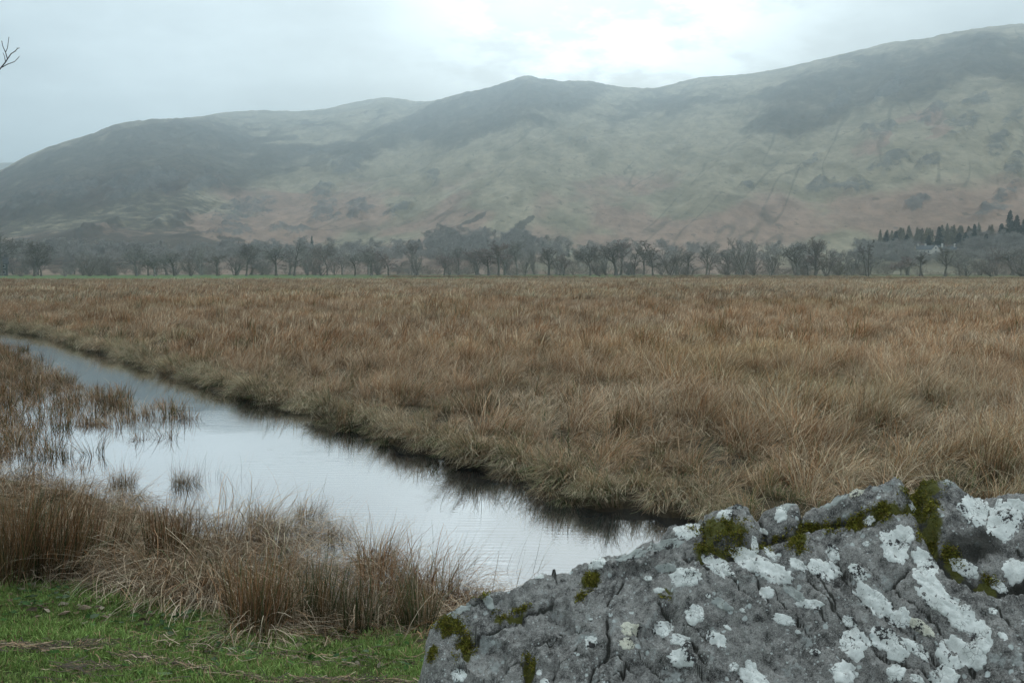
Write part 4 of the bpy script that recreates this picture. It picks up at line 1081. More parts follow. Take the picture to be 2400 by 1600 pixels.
def patch(u0, v0, rx, ry, a, mat, seed):
    nr, ns = 7, 30
    ca_, sa_ = math.cos(R(a)), math.sin(R(a))
    th = np.linspace(0, 2 * np.pi, ns, endpoint=False)
    rad_ = 1 + 0.22 * perlin(np.cos(th) * 1.3 + seed * 3.1, np.sin(th) * 1.3, seed) + 0.22 * perlin(np.cos(th) * 3.6 + seed, np.sin(th) * 3.6, seed + 5) + 0.10 * perlin(np.cos(th) * 8 + seed, np.sin(th) * 8, seed + 9)
    V = []; ok_ = True
    vs_ = []
    for i in range(nr):
        fr = (i / (nr - 1)) ** 0.8
        for j in range(ns if i else 1):
            X_, Y_ = math.cos(th[j]) * rx * rad_[j] * fr, math.sin(th[j]) * ry * rad_[j] * fr
            h_ = hit(u0 + X_ * ca_ - Y_ * sa_, v0 + X_ * sa_ + Y_ * ca_)
            if h_[0] is None: vs_.append(None); continue
            off_ = 0.0035 if i < nr - 1 else -0.002
            vs_.append(h_[0] + h_[1] * off_)
    def vi(i, j): return 0 if i == 0 else 1 + (i - 1) * ns + j % ns
    idx = {}; vo = []
    def vid(k):
        if k not in idx: idx[k] = len(vo); vo.append(tuple(vs_[k]))
        return idx[k]
    fs = []
    for i in range(nr - 1):
        for j in range(ns):
            q_ = [vi(i, j), vi(i + 1, j), vi(i + 1, j + 1)] + ([vi(i, j + 1)] if i else [])
            if any(vs_[k] is None for k in q_): continue
            if max((vs_[k1] - vs_[k2]).length for k1 in q_ for k2 in q_) > 0.09: continue
            fs.append([vid(k) for k in q_])
    if len(fs) < 6: return
    me = bpy.data.meshes.new('lichen_patch'); me.from_pydata(vo, [], fs); me.materials.append(mat)
    me.polygons.foreach_set('use_smooth', np.ones(len(fs), bool)); me.update()
    link('lichen_patch', me, boulder)
sd0 = 300
for lst, mt in ((lichens, LICHEN), (creams, LICHEN_CREAM), (greys, LICHEN_GREY)):
    for q_ in lst:
        sd0 += 1
        patch(*q_, mt, sd0)
# moss: short upright shoots packed on the rock
mp, mn = [], []
for (x0, y0, rx, ry, a) in moss_px:
    cnt = int(rx * ry * 1.9) + 90
    ca_, sa_ = math.cos(R(a)), math.sin(R(a))
    for _ in range(cnt):
        rr_ = math.sqrt(random.random()) * random.uniform(0.7, 1.45); th_ = random.random() * 6.283
        X_, Y_ = math.cos(th_) * rx * rr_, math.sin(th_) * ry * rr_
        u_, v_ = x0 + X_ * ca_ - Y_ * sa_, y0 + X_ * sa_ + Y_ * ca_
        h_ = hit(u_, v_)
        if h_[0] is None: continue
        mp.append(h_[0]); mn.append(h_[1])
mp = np.array(mp); mn = np.array(mn); n = len(mp)
nz = fbm(mp[:, 0] * 13, mp[:, 1] * 13, 4, 261, 0.6)
sel = nz + g0.normal(0, 0.20, n) > 0.20
mp, mn, nz = mp[sel], mn[sel], nz[sel]; n = len(mp)
k_ = 3
mp = np.repeat(mp, k_, 0) + g0.normal(0, 0.005, (n * k_, 3)); mn = np.repeat(mn, k_, 0) + g0.normal(0, 0.45, (n * k_, 3)); nz = np.repeat(nz, k_); n = len(mp)
mn /= np.linalg.norm(mn, axis=1)[:, None]
sd_ = np.cross(mn, g0.normal(0, 1, (n, 3))); sd_ /= np.linalg.norm(sd_, axis=1)[:, None]
ln_ = (g0.uniform(0.003, 0.009, n) * (1 + 0.6 * nz))[:, None]; wd_ = g0.uniform(0.0018, 0.004, n)[:, None]
V = np.stack([mp - sd_ * wd_ - mn * 0.004, mp + sd_ * wd_ - mn * 0.004, mp + mn * ln_], 1)
mc = np.array([(0.17, 0.165, 0.03), (0.27, 0.245, 0.045), (0.10, 0.105, 0.025), (0.19, 0.15, 0.045)])[g0.integers(0, 4, n)] * (1 + 0.8 * nz[:, None]) * g0.uniform(0.6, 1.3, (n, 1))
mo = link('moss', mesh_np('moss', V.reshape(-1, 3), np.arange(n * 3).reshape(-1, 3), STEM, {'col': np.repeat(np.clip(mc, 0, 1), 3, 0)}, smooth=False), boulder)
mo['kind'] = 'stuff'

# ------------------------------------------------------------------ bare trees
def tube(parts, p0, p1, r0, r1, sides=5):
    d = p1 - p0; L_ = np.linalg.norm(d)
    if L_ < 1e-6: return
    d = d / L_
    a_ = np.cross(d, (0.3, 0.9, 0.2)); a_ /= np.linalg.norm(a_) + 1e-9; b_ = np.cross(d, a_)
    th = np.linspace(0, 2 * np.pi, sides, endpoint=False)
    ring = np.cos(th)[:, None] * a_ + np.sin(th)[:, None] * b_
    v = np.vstack([p0 + ring * r0, p1 + ring * r1]); i = np.arange(sides); j = (i + 1) % sides
    parts.append((v, np.stack([i, j, j + sides, i + sides], -1)))
class Tree:
    def __init__(s, seed, kind):
        s.g = np.random.default_rng(seed); s.k = kind; s.tr = []; s.tw = []
        K = dict(oak=dict(trunk=0.28, stems=1, ang=0.95, up=0.10, lim=9, dec=0.72, exc=0.35, thick=0.030, tip=0.55),
                 ash=dict(trunk=0.30, stems=1, ang=0.62, up=0.22, lim=9, dec=0.62, exc=0.75, thick=0.022, tip=0.45),
                 alder=dict(trunk=0.18, stems=1, ang=0.95, up=0.10, lim=16, dec=0.36, exc=0.95, thick=0.018, tip=0.40),
                 vase=dict(trunk=0.10, stems=5, ang=0.55, up=0.20, lim=6, dec=0.55, exc=0.80, thick=0.017, tip=0.40),
                 lean=dict(trunk=0.40, stems=2, ang=0.8, up=0.10, lim=7, dec=0.36, exc=0.90, thick=0.020, tip=0.38),
                 bush=dict(trunk=0.02, stems=12, ang=0.75, up=0.06, lim=5, dec=0.5, exc=0.7, thick=0.010, tip=0.35))[kind]
        s.K = K
        g = s.g
        for q in range(K['stems']):
            if kind == 'bush': a = g.uniform(0, 6.28); t = g.uniform(0.05, 1.0); d = np.array([math.cos(a) * math.sin(t), math.sin(a) * math.sin(t), math.cos(t)]); L_ = g.uniform(0.7, 1.0)
            elif kind == 'vase': a = 6.28 * q / 5 + g.normal(0, 0.3); t = g.uniform(0.12, 0.5); d = np.array([math.cos(a) * math.sin(t), math.sin(a) * math.sin(t), math.cos(t)]); L_ = g.uniform(0.75, 1.0)
            elif kind == 'lean': d = np.array([-0.22 + 0.12 * q, g.normal(0, 0.1), 1.0]); d /= np.linalg.norm(d); L_ = 0.95 - 0.12 * q
            else: d = np.array([g.normal(0, 0.05), g.normal(0, 0.05), 1.0]); L_ = 0.30 + 0.6 * K['exc']
            base = np.array([g.normal(0, 0.03), g.normal(0, 0.03), -0.02]) * (1 if K['stems'] > 1 else 0.3)
            s.branch(base, d, L_, K['thick'] * g.uniform(0.8, 1.1), 0)
    def branch(s, p, d, L_, r, lev):
        g, K = s.g, s.K
        n = (7, 5, 4, 3)[min(lev, 3)]
        pts = [p]; dirs = [d]
        for i in range(n):
            d = d + g.normal(0, (0.07, 0.16, 0.22, 0.28)[min(lev, 3)], 3) + np.array([0, 0, K['up'] * (0.3 if lev == 0 else 0.5)])
            d = d / np.linalg.norm(d)
            p = p + d * L_ / n
            if p[2] < 0.03: p[2] = 0.03
            pts.append(p); dirs.append(d)
        end = r * (0.35 if lev < 2 else 0.3)
        for i in range(n):
            r0 = r + (end - r) * i / n; r1 = r + (end - r) * (i + 1) / n
            if lev == 0: r0 *= (1.5 if i == 0 else 1.0)
            if lev <= 2: tube(s.tr, pts[i], pts[i + 1], r0, r1, 6 if lev == 0 else (4 if lev == 1 else 3))
            else: s.tw.append((pts[i], pts[i + 1], max(r0, 0.0027), max(r1, 0.0021)))
        if lev >= 3:
            for q in range(2):
                i = g.integers(1, n + 1); dd = dirs[i] + g.normal(0, 0.5, 3); dd /= np.linalg.norm(dd)
                s.tw.append((pts[i], pts[i] + dd * L_ * g.uniform(0.3, 0.6), 0.0020, 0.0014))
            return
        if lev == 0:
            cnt = K['lim']; lo = K['trunk'] / max(L_, 0.3) * (1 if s.k not in ('bush', 'vase') else 1)
        else:
            cnt = (0, 9, 8)[lev]; lo = 0.15
        if s.k in ('bush', 'vase') and lev == 1: cnt = 5
        for q in range(cnt):
            t = lo + (1 - lo) * (q + g.uniform(0, 1)) / cnt if lev == 0 else g.uniform(lo, 1.0)
            t = min(t, 0.999); i = int(t * n); f_ = t * n - i
            pp = pts[i] + (pts[i + 1] - pts[i]) * f_
            a = g.uniform(0, 6.28) if lev else q * 2.4 + g.uniform(-0.4, 0.4)
            dd0 = dirs[min(i + 1, n)]
            x_ = np.cross(dd0, (0.2, 0.5, 0.84)); x_ /= np.linalg.norm(x_) + 1e-9; y_ = np.cross(dd0, x_)
            an = K['ang'] * g.uniform(0.65, 1.15) * (1 - 0.35 * t if lev == 0 else 1)
            dd = dd0 * math.cos(an) + (x_ * math.cos(a) + y_ * math.sin(a)) * math.sin(an)
            if lev == 0:
                LL = K['dec'] * (L_ if s.k in ('bush', 'vase') else 0.72) * (1.05 - 0.55 * abs(t - 0.45) - 0.35 * max(0, t - 0.6)) * g.uniform(0.8, 1.15)
            else: LL = L_ * K['tip'] * (1.15 - 0.5 * t) * g.uniform(0.8, 1.3)
            s.branch(pp, dd / np.linalg.norm(dd), LL, r * (0.5 if lev == 0 else 0.42) * (1 - 0.35 * t), lev + 1)
    def meshes(s, name, bark, twig):
        o_ = 0; V, Fq = [], []
        for v, f in s.tr: V.append(v); Fq.append(f + o_); o_ += len(v)
        V = np.vstack(V); Fq = np.vstack(Fq)
        P0 = np.array([q[0] for q in s.tw]); P1 = np.array([q[1] for q in s.tw]); r0 = np.array([q[2] for q in s.tw]); r1 = np.array([q[3] for q in s.tw])
        top = max(P1[:, 2].max(), V[:, 2].max())
        d = P1 - P0; sd = np.cross(d, s.g.normal(0, 1, d.shape)); sd /= np.linalg.norm(sd, axis=1)[:, None] + 1e-9
        W = np.stack([P0 - sd * r0[:, None], P0 + sd * r0[:, None], P1 + sd * r1[:, None], P1 - sd * r1[:, None]], 1).reshape(-1, 3)
        rad_ = np.quantile(np.hypot(W[:, 0], W[:, 1]), 0.97)
        sc_ = np.array([0.5 / rad_, 0.5 / rad_, 1 / top])     # crown one unit wide, one unit tall
        return (mesh_np(name + '_trunk', V * sc_, Fq, bark), mesh_np(name + '_crown', W * sc_, np.arange(len(W)).reshape(-1, 4), twig, smooth=False))
BARK = simple_mat('bark', (0.145, 0.13, 0.11), 0.3, 2.0)
BARK_PALE = simple_mat('pale_bark', (0.24, 0.225, 0.19), 0.3, 2.0)
TWIG = simple_mat('twigs', (0.235, 0.20, 0.168), 0.25, 0.3)
TWIG_RED = simple_mat('red_twigs', (0.26, 0.195, 0.17), 0.25, 0.3)
TWIG_GREY = simple_mat('grey_twigs', (0.275, 0.255, 0.222), 0.25, 0.3)
TWIG_OLIVE = simple_mat('olive_twigs', (0.175, 0.155, 0.085), 0.25, 0.3)
TWIG_LIGHT = simple_mat('light_twigs', (0.32, 0.30, 0.27), 0.25, 0.3)
TWIG_DARK = simple_mat('dark_twigs', (0.145, 0.125, 0.10), 0.25, 0.3)
PROTO = {}
def tproto(kind, var, bark='dark', twig='brown'):
    key = (kind, var, bark, twig)
    if key not in PROTO:
        bm_ = {'dark': BARK, 'pale': BARK_PALE}[bark]; tm_ = {'brown': TWIG, 'red': TWIG_RED, 'grey': TWIG_GREY, 'olive': TWIG_OLIVE, 'light': TWIG_LIGHT, 'dark': TWIG_DARK}[twig]
        k0 = ('geo', kind, var)
        if k0 not in PROTO: PROTO[k0] = Tree(700 + var * 31 + len(kind) * 7 + ord(kind[0]), kind)
        PROTO[key] = PROTO[k0].meshes(kind + '_tree', bm_, tm_)
    return PROTO[key]
def place(u, r, z=None):
    a = math.atan((u - CX) / F)
    x, y = r * math.sin(a), r * math.cos(a)
    if z is None: z = max(fell_height(u, r), -0.12)
    return x, y, z
def bare_tree(u, top, r, width, kind, var, label, bark='dark', twig='brown', group=None, name='bare_tree', cat='tree'):
    """u, top, width in photograph pixels; r range in metres"""
    x, y, z = place(u, r)
    yy = y
    dxx, dyy, dzz = ray(u, top)
    ztop = CAMZ + float(dzz / np.hypot(dxx, dyy)) * r
    h = max(ztop - z, 1.2)
    w = 1.45 * width * r / F
    t = thing(name, label, cat, (x, y, z), random.uniform(-0.4, 0.4), (w, w, h), group)
    tm, cm_ = tproto(kind, var, bark, twig)
    link('trunk', tm, t); link('crown', cm_, t)
    return t
def r_at(u, v):
    '''range at which the ground or slope on bearing u shows at pixel row v'''
    i = int(np.clip(np.searchsorted(cu, u), 0, len(cu) - 1))
    rr2 = MR[i]; _, vv = project(rr2 * math.sin(ca[i]), rr2 * math.cos(ca[i]), hz[i])
    k2 = np.argmax(vv < v)
    return float(rr2[max(k2, 1)])
front = [
    (82, 553, 352, 70, 'oak', 0, 'broad round bare tree standing in the green field at far left', 'dark', 'dark'),
    (98, 590, 356, 46, 'oak', 1, 'second trunk half hidden by the broad round tree at far left', 'dark', 'dark'),
    (51, 624, 340, 28, 'bush', 0, 'low bush in front of the broad round tree at far left', 'dark', 'grey'),
    (155, 626, 338, 26, 'bush', 1, 'low pale bush alone on the green field at left', 'pale', 'grey'),
    (4, 528, 380, 80, 'oak', 2, 'tall dark tree cut by the left edge above the stone house', 'dark', 'dark'),
    (212, 592, 352, 62, 'bush', 2, 'wide spreading low tree, first of the wood from the left', 'dark', 'brown'),
    (258, 590, 356, 58, 'bush', 0, 'dense brown low tree beside the wide spreading one', 'dark', 'brown'),
    (321, 565, 358, 46, 'oak', 1, 'round crowned tree rising above the left part of the wood', 'dark', 'grey'),
    (364, 600, 342, 34, 'ash', 0, 'pale trunked small tree at the left wood edge', 'pale', 'grey'),
    (449, 586, 352, 54, 'bush', 1, 'dark dense low tree in the left half of the wood', 'dark', 'brown'),
    (412, 592, 360, 50, 'ash', 1, 'grey upright tree between pale trunk and dark low tree', 'dark', 'grey'),
    (510, 592, 356, 48, 'ash', 2, 'brown upright tree left of the tall forked tree', 'dark', 'brown'),
    (578, 560, 346, 56, 'oak', 0, 'tall forked tree with rounded top standing forward of the wood', 'dark', 'dark'),
    (648, 574, 352, 46, 'ash', 0, 'upright tree next right of the tall forked tree', 'dark', 'grey'),
    (689, 562, 350, 50, 'alder', 0, 'tall narrow tree with straight trunk left of the round dome tree', 'dark', 'grey'),
    (767, 555, 372, 58, 'oak', 1, 'tall tree whose round crown rises behind the dome bush', 'dark', 'brown'),
    (753, 590, 350, 74, 'bush', 2, 'wide dome shaped bushy tree in the left centre', 'dark', 'red'),
    (832, 584, 348, 52, 'oak', 2, 'round tree on a clear trunk right of the dome bush', 'dark', 'grey'),
    (870, 588, 350, 38, 'ash', 1, 'thin pale trunked tree beside the round clear trunk tree', 'pale', 'grey'),
    (910, 588, 346, 40, 'alder', 1, 'reddish conical tree near the centre of the wood', 'dark', 'red'),
    (977, 594, 352, 50, 'vase', 0, 'low spreading tree right of the reddish conical tree', 'dark', 'grey'),
    (1040, 592, 352, 52, 'oak', 0, 'low round tree left of the tall reddish pair', 'dark', 'red'),
    (1167, 563, 346, 64, 'ash', 2, 'tall broad reddish tree with two trunks at the centre', 'dark', 'red'),
    (1145, 588, 350, 46, 'ash', 0, 'lower companion at the left of the tall broad reddish tree', 'dark', 'red'),
    (1230, 594, 354, 46, 'vase', 1, 'grey spreading tree right of the tall broad reddish tree', 'pale', 'grey'),
    (1286, 578, 350, 56, 'ash', 1, 'grey brown tree left of the small reddish one', 'dark', 'brown'),
    (1320, 592, 348, 30, 'alder', 2, 'small narrow reddish tree left of the dense round crown', 'dark', 'red'),
    (1382, 563, 350, 56, 'oak', 1, 'dense round crowned tree right of centre', 'dark', 'dark'),
    (1443, 566, 354, 64, 'ash', 0, 'wide brown tree beside the dense round crowned tree', 'dark', 'brown'),
    (1484, 572, 350, 36, 'alder', 0, 'narrow grey tree between the wide brown and dark alder', 'dark', 'grey'),
    (1528, 562, 346, 46, 'alder', 1, 'dark twisted alder taller than its neighbours right of centre', 'dark', 'dark'),
    (1569, 574, 346, 56, 'vase', 2, 'spreading many-stemmed tree right of the dark alder', 'dark', 'brown'),
    (1610, 584, 352, 42, 'ash', 2, 'grey tree left of the pale leaning stems', 'dark', 'grey'),
    (1610, 617, 340, 50, 'bush', 0, 'low dark bush under the grey tree right of centre', 'dark', 'brown'),
    (1654, 574, 356, 48, 'ash', 1, 'pale stemmed thin tree left of the big many-stemmed ash', 'pale', 'grey'),
    (1702, 605, 336, 62, 'bush', 1, 'round dark bush below the big many-stemmed ash', 'dark', 'brown'),
    (1742, 554, 352, 92, 'vase', 0, 'big many-stemmed ash with flat wide top', 'pale', 'grey'),
    (1766, 614, 338, 50, 'bush', 2, 'low brown bush right of the round dark bush', 'dark', 'brown'),
    (1806, 577, 352, 54, 'vase', 1, 'pale leaning stems right of the big ash', 'pale', 'grey'),
    (1869, 566, 354, 62, 'ash', 0, 'wide grey tree between leaning stems and dark vase tree', 'pale', 'grey'),
    (1908, 553, 358, 52, 'ash', 2, 'tall brown tree behind the dark vase tree', 'dark', 'brown'),
    (1886, 620, 338, 34, 'bush', 0, 'small brown bush left of the dark vase tree', 'dark', 'brown'),
    (1935, 584, 326, 44, 'vase', 2, 'dark vase shaped tree standing alone at the field edge', 'dark', 'dark'),
    (1966, 618, 336, 38, 'bush', 1, 'yellowish bush right of the dark vase tree', 'dark', 'olive'),
    (2033, 561, 338, 40, 'lean', 0, 'tall thin pair of leaning trunks', 'dark', 'dark'),
    (2158, 590, 334, 42, 'lean', 1, 'short leaning twin trunks below the white farmhouse', 'dark', 'dark'),
    (2212, 576, 340, 48, 'ash', 1, 'thin tree in front of the right end of the farmhouse', 'dark', 'grey'),
    (2262, 606, 346, 52, 'bush', 2, 'grey green scrub bush right of the farmhouse', 'dark', 'grey'),
    (2322, 594, 346, 72, 'bush', 0, 'large dark scrub bush near the right edge', 'dark', 'brown'),
    (2392, 596, 344, 70, 'bush', 1, 'dark scrub bush cut by the right edge', 'dark', 'brown'),
    (1195, 630, 300, 22, 'bush', 2, 'small broken snag on the field in front of the wood', 'pale', 'grey'),
    (1405, 634, 318, 22, 'bush', 0, 'little bush on the field below the wide brown tree', 'dark', 'brown'),
]
for u, top, r, w, kd, vr, lb, bk, tw in front:
    nm = 'bush' if kd == 'bush' else 'bare_tree'
    bare_tree(u, top, r, w, kd, vr, lb, bk, tw, name=nm, cat='bush' if kd == 'bush' else 'tree')
# second rank of the wood, each named after the front tree it stands behind
STOP = {'standing', 'half', 'in', 'alone', 'cut', 'first', 'beside', 'rising', 'at', 'between', 'left', 'next', 'whose', 'on', 'near', 'right', 'under', 'below', 'behind', 'with', 'taller', 'above', 'hidden', 'of'}
def short(lb):
    out = []
    for w_ in lb.replace(',', '').split():
        if w_ in STOP and len(out) >= 2: break
        out.append(w_)
    return ' '.join(out[:6])
SHAPE = {'oak': 'round crowned tree', 'ash': 'upright tree', 'alder': 'narrow tree', 'vase': 'spreading tree', 'bush': 'bushy tree'}
seen_labels = set()
def back_label(u, kd, tw, rr_):
    fr_ = sorted((q_ for q_ in front if q_[2] > 330), key=lambda q_: abs(q_[0] - u))
    for q_ in fr_:
        side = 'behind' if abs(q_[0] - u) < 6 else ('back left of' if u < q_[0] else 'back right of')
        for dep in ('', 'far '):
            lb = '%shazy %s %s, %s the %s' % (dep, tw, SHAPE[kd], side, short(q_[6]))
            if lb not in seen_labels and len(lb.split()) <= 16:
                seen_labels.add(lb); return lb
    return None
gt = np.random.default_rng(77)
kinds = ['oak', 'ash', 'ash', 'alder', 'vase', 'bush', 'bush']
for i in range(96):
    u = -30 + (2450) * (i + gt.uniform(-1.4, 1.4)) / 96
    rr_ = gt.uniform(372, 425)
    if 15 < u < 190: rr_ = gt.uniform(430, 470)
    if 2140 < u < 2240: continue
    kd = kinds[gt.integers(0, len(kinds))]
    top = 594 + gt.normal(0, 14) - (6 if 1100 < u < 1950 else 0)
    tw_ = ['brown', 'grey', 'grey', 'red'][gt.integers(0, 4)]
    bare_tree(u, top, rr_, gt.uniform(30, 64), kd, int(gt.integers(0, 3)), back_label(u, kd, {'red': 'reddish'}.get(tw_, tw_), rr_), 'dark' if gt.uniform() < 0.75 else 'pale', tw_, 'trees deep in the valley wood')
# undergrowth at the foot of the wood and the woods on the lower slopes: uncountable, far off
tw_src = [tproto('bush', i, 'dark', t_)[1] for i, t_ in ((0, 'brown'), (1, 'grey'), (2, 'brown'))] + [tproto('ash', 0, 'dark', 'light')[1], tproto('oak', 1, 'dark', 'light')[1]]
pts, scl = [], []
for i in range(230):
    u = gt.uniform(-120, 2520); r_ = gt.uniform(362, 420)
    if -30 < u < 190 : r_ = gt.uniform(440, 480)
    x, y, z = place(u, r_); h_ = gt.uniform(1.5, 5.0); w_ = gt.uniform(5, 9)
    pts.append((x, y, z)); scl.append((w_, w_, h_))
ii = gt.integers(0, 3, len(pts))
scatter('undergrowth', tw_src, pts, np.stack([0 * ii, 0 * ii, gt.uniform(0, 6.28, len(pts))], -1), scl, ii, np.ones((len(pts), 3)), 'brushwood filling the foot of the valley wood')
pts, scl = [], []
def wood(n_, u0, u1, v0, v1, hh=(7, 12)):
    for _ in range(n_):
        u = gt.uniform(u0, u1); r_ = r_at(u, gt.uniform(v0, v1))
        x, y, z = place(u, r_)
        h_ = gt.uniform(*hh); w_ = h_ * gt.uniform(0.7, 1.0)
        pts.append((x, y, z)); scl.append((w_, w_, h_))
wood(150, -80, 520, 606, 632)
wood(160, 520, 950, 596, 632)
wood(190, 1000, 1250, 562, 630)
wood(120, 930, 1330, 585, 630)
wood(90, 1300, 2000, 602, 632)
wood(120, 2000, 2135, 592, 632, (6, 10))
wood(60, 2135, 2245, 612, 632, (4, 6))
wood(150, 2245, 2500, 588, 632, (6, 10))
wood(90, 2260, 2500, 574, 600, (6, 10))
ii = gt.integers(3, 5, len(pts))
scatter('hillside_wood', tw_src, pts, np.stack([0 * ii, 0 * ii, gt.uniform(0, 6.28, len(pts))], -1), scl, ii, np.ones((len(pts), 3)), 'bare grey woodland spread over the foot of the fells')

# ------------------------------------------------------------------ conifers
def conifer_meshes(seed, name, needle, sparse=1.0, taper=1.0):
    g = np.random.default_rng(seed); tr = []
    pts = [np.array([g.normal(0, 0.003) * k, g.normal(0, 0.003) * k, k / 8]) for k in range(9)]
    for k in range(8): tube(tr, pts[k], pts[k + 1], 0.020 * (1 - k / 8.5), 0.020 * (1 - (k + 1) / 8.5), 5)
    o_ = 0; V, Fq = [], []
    for v, f in tr: V.append(v); Fq.append(f + o_); o_ += len(v)
    W, Q = [], []
    nl = int(30 * sparse)
    for i in range(nl):
        t = 0.12 + 0.86 * (i + g.uniform(0, 0.6)) / nl
        Lr = (0.5 * (1 - t) ** (0.75 * taper) + 0.03) * g.uniform(0.75, 1.15)
        for q in range(7):
            a = g.uniform(0, 6.28); L_ = Lr * g.uniform(0.55, 1.1)
            for s_ in range(5):
                f_ = (s_ + 0.5) / 5
                c0 = np.array([math.cos(a) * L_ * f_, math.sin(a) * L_ * f_, t + 0.01 - 0.055 * f_ ** 1.4 + 0.03 * f_])
                for e in range(2):
                    dx_ = g.normal(0, 0.5, 3) * np.array([1, 1, 0.5]); dx_ = dx_ / np.linalg.norm(dx_) * 0.075 * (1.2 - 0.5 * t)
                    sx_ = g.normal(0, 0.5, 3) * np.array([1, 1, 0.35]); sx_ = sx_ / np.linalg.norm(sx_) * 0.022
                    b0 = len(W); W += [c0 - dx_, c0 + sx_, c0 + dx_ - np.array([0, 0, 0.012]), c0 - sx_]; Q.append((b0, b0 + 1, b0 + 2, b0 + 3))
    return mesh_np(name + '_trunk', np.vstack(V), np.vstack(Fq), BARK), mesh_np(name + '_crown', np.array(W), np.array(Q), needle, smooth=False)
NEEDLE = simple_mat('dark_needles', (0.036, 0.052, 0.036), 0.35, 0.4)
NEEDLE_L = simple_mat('larch_twigs', (0.23, 0.21, 0.14), 0.25, 0.4)
NEEDLE_M = simple_mat('mid_needles', (0.05, 0.066, 0.04), 0.3, 0.4)
CON = {'spruce': [conifer_meshes(900 + i, 'spruce', NEEDLE) for i in range(3)], 'larch': [conifer_meshes(920 + i, 'larch', NEEDLE_L, 0.8, 1.2) for i in range(3)], 'fir': [conifer_meshes(940 + i, 'fir', NEEDLE_M) for i in range(2)]}
def conifer(u, top, bot, width, kind, var, label, group=None):
    r = r_at(u, bot)
    x, y, _ = place(u, r)
    zt = fell_height(u, r)
    def zat(v):
        d = ray(u, v); return CAMZ + float(d[2] / np.hypot(d[0], d[1])) * r
    z = max(zt, -0.1); h = max(zat(top) - z, 3.0) * gt.uniform(0.88, 1.06); w = gt.uniform(1.2, 2.1) * width * r / F
    t = thing('conifer', label, 'conifer', (x, y, z), gt.uniform(0, 6.28), (w, w, h), group)
    tm, cm_ = CON[kind][var % len(CON[kind])]
    link('trunk', tm, t); link('crown', cm_, t)
for u, top, w, lb in [(2341, 521, 17, 'ragged dark conifer left of the tallest one at the right edge'), (2360, 494, 22, 'tallest dark conifer near the right edge'),
                      (2377, 501, 22, 'second tallest dark conifer right of the tallest'), (2393, 515, 22, 'dark conifer cut by the right edge'), (2368, 522, 20, 'shorter dark conifer between the two tallest')]:
    conifer(u, top, 572, w, 'spruce', u, lb)
for u, top, w, lb in [(2073, 545, 16, 'dark conifer leftmost of the plantation above the farmhouse'), (2095, 538, 16, 'pointed dark conifer second from left in the plantation'), (2121, 545, 16, 'dark conifer left above the farmhouse roof'),
                      (2172, 552, 18, 'short dark conifer behind the farmhouse chimney'), (2195, 531, 16, 'tall dark conifer directly above the farmhouse gable'), (2243, 542, 18, 'dark conifer right above the farmhouse'),
                      (2257, 540, 18, 'dark conifer next to the one right above the farmhouse'), (2278, 524, 20, 'high dark conifer in the right of the plantation'), (2306, 548, 18, 'mid green conifer left of the tall edge group'), (2290, 560, 30, 'broad dark conifer low in the right of the plantation')]:
    conifer(u, top, 588, w, 'spruce', u, lb)
for i in range(46):
    u = gt.uniform(2055, 2335); f_ = (u - 2055) / 280
    conifer(u, 538 - 14 * f_ + gt.normal(0, 4), gt.uniform(566, 580), gt.uniform(12, 17), 'larch', i, 'bare tawny larch in the plantation above the farmhouse', 'larches in the plantation')
for u, top, w, lb in [(733, 551, 13, 'small pointed conifer left of the round crown tree'), (1033, 533, 12, 'small conifer top left on the wooded knoll'), (1050, 530, 12, 'highest conifer on the wooded knoll'), (983, 558, 22, 'dark conifer clump at the left of the knoll'),
                      (1010, 555, 22, 'dark conifer in the left block on the knoll'), (1022, 556, 20, 'dark conifer at the right of the left knoll block'), (1225, 552, 20, 'pointed conifer right of the tall reddish tree'), (1272, 565, 16, 'conifer top left of the dense round crown'), (1310, 569, 14, 'small conifer tip behind the small reddish tree'), (1330, 573, 12, 'smallest conifer tip near the dense round crown')]:
    conifer(u, top, 600 if u < 900 else top + 32, w, 'fir', u, lb)

# ------------------------------------------------------------------ houses
WHITEWASH = simple_mat('whitewash', (0.72, 0.68, 0.63), 0.06, 1.0)
SLATE = simple_mat('slate', (0.11, 0.12, 0.125), 0.2, 1.0)
DSTONE = simple_mat('dark_stone', (0.10, 0.105, 0.105), 0.25, 0.8)
b = NT('window_glass'); GLASS = b.done(b.bsdf((0.03, 0.035, 0.04), 0.1, 0.5))
b = NT('white_paint'); WPAINT = b.done(b.bsdf((0.75, 0.76, 0.76), 0.6, 0.3))
def boxm(name, x0, x1, y0, y1, z0, z1, mat):
    v = [(x, y, z) for x in (x0, x1) for y in (y0, y1) for z in (z0, z1)]
    f = np.array([(0, 1, 3, 2), (4, 6, 7, 5), (0, 4, 5, 1), (2, 3, 7, 6), (0, 2, 6, 4), (1, 5, 7, 3)])
    return mesh_np(name, v, f, mat, smooth=False)
def gable_wall(name, x0, x1, y0, y1, h, hr, mat, along_x=True):
    if along_x:
        ym = (y0 + y1) / 2
        v = [(x0, y0, -1), (x0, y1, -1), (x0, y1, h), (x0, ym, hr), (x0, y0, h), (x1, y0, -1), (x1, y1, -1), (x1, y1, h), (x1, ym, hr), (x1, y0, h)]
    else:
        xm = (x0 + x1) / 2
        v = [(x1, y0, -1), (x0, y0, -1), (x0, y0, h), (xm, y0, hr), (x1, y0, h), (x1, y1, -1), (x0, y1, -1), (x0, y1, h), (xm, y1, hr), (x1, y1, h)]
    me = bpy.data.meshes.new(name)
    me.from_pydata(v, [], [(0, 4, 3, 2, 1), (5, 6, 7, 8, 9), (0, 5, 9, 4), (1, 2, 7, 6), (2, 3, 8, 7), (3, 4, 9, 8)]); me.materials.append(mat); return me
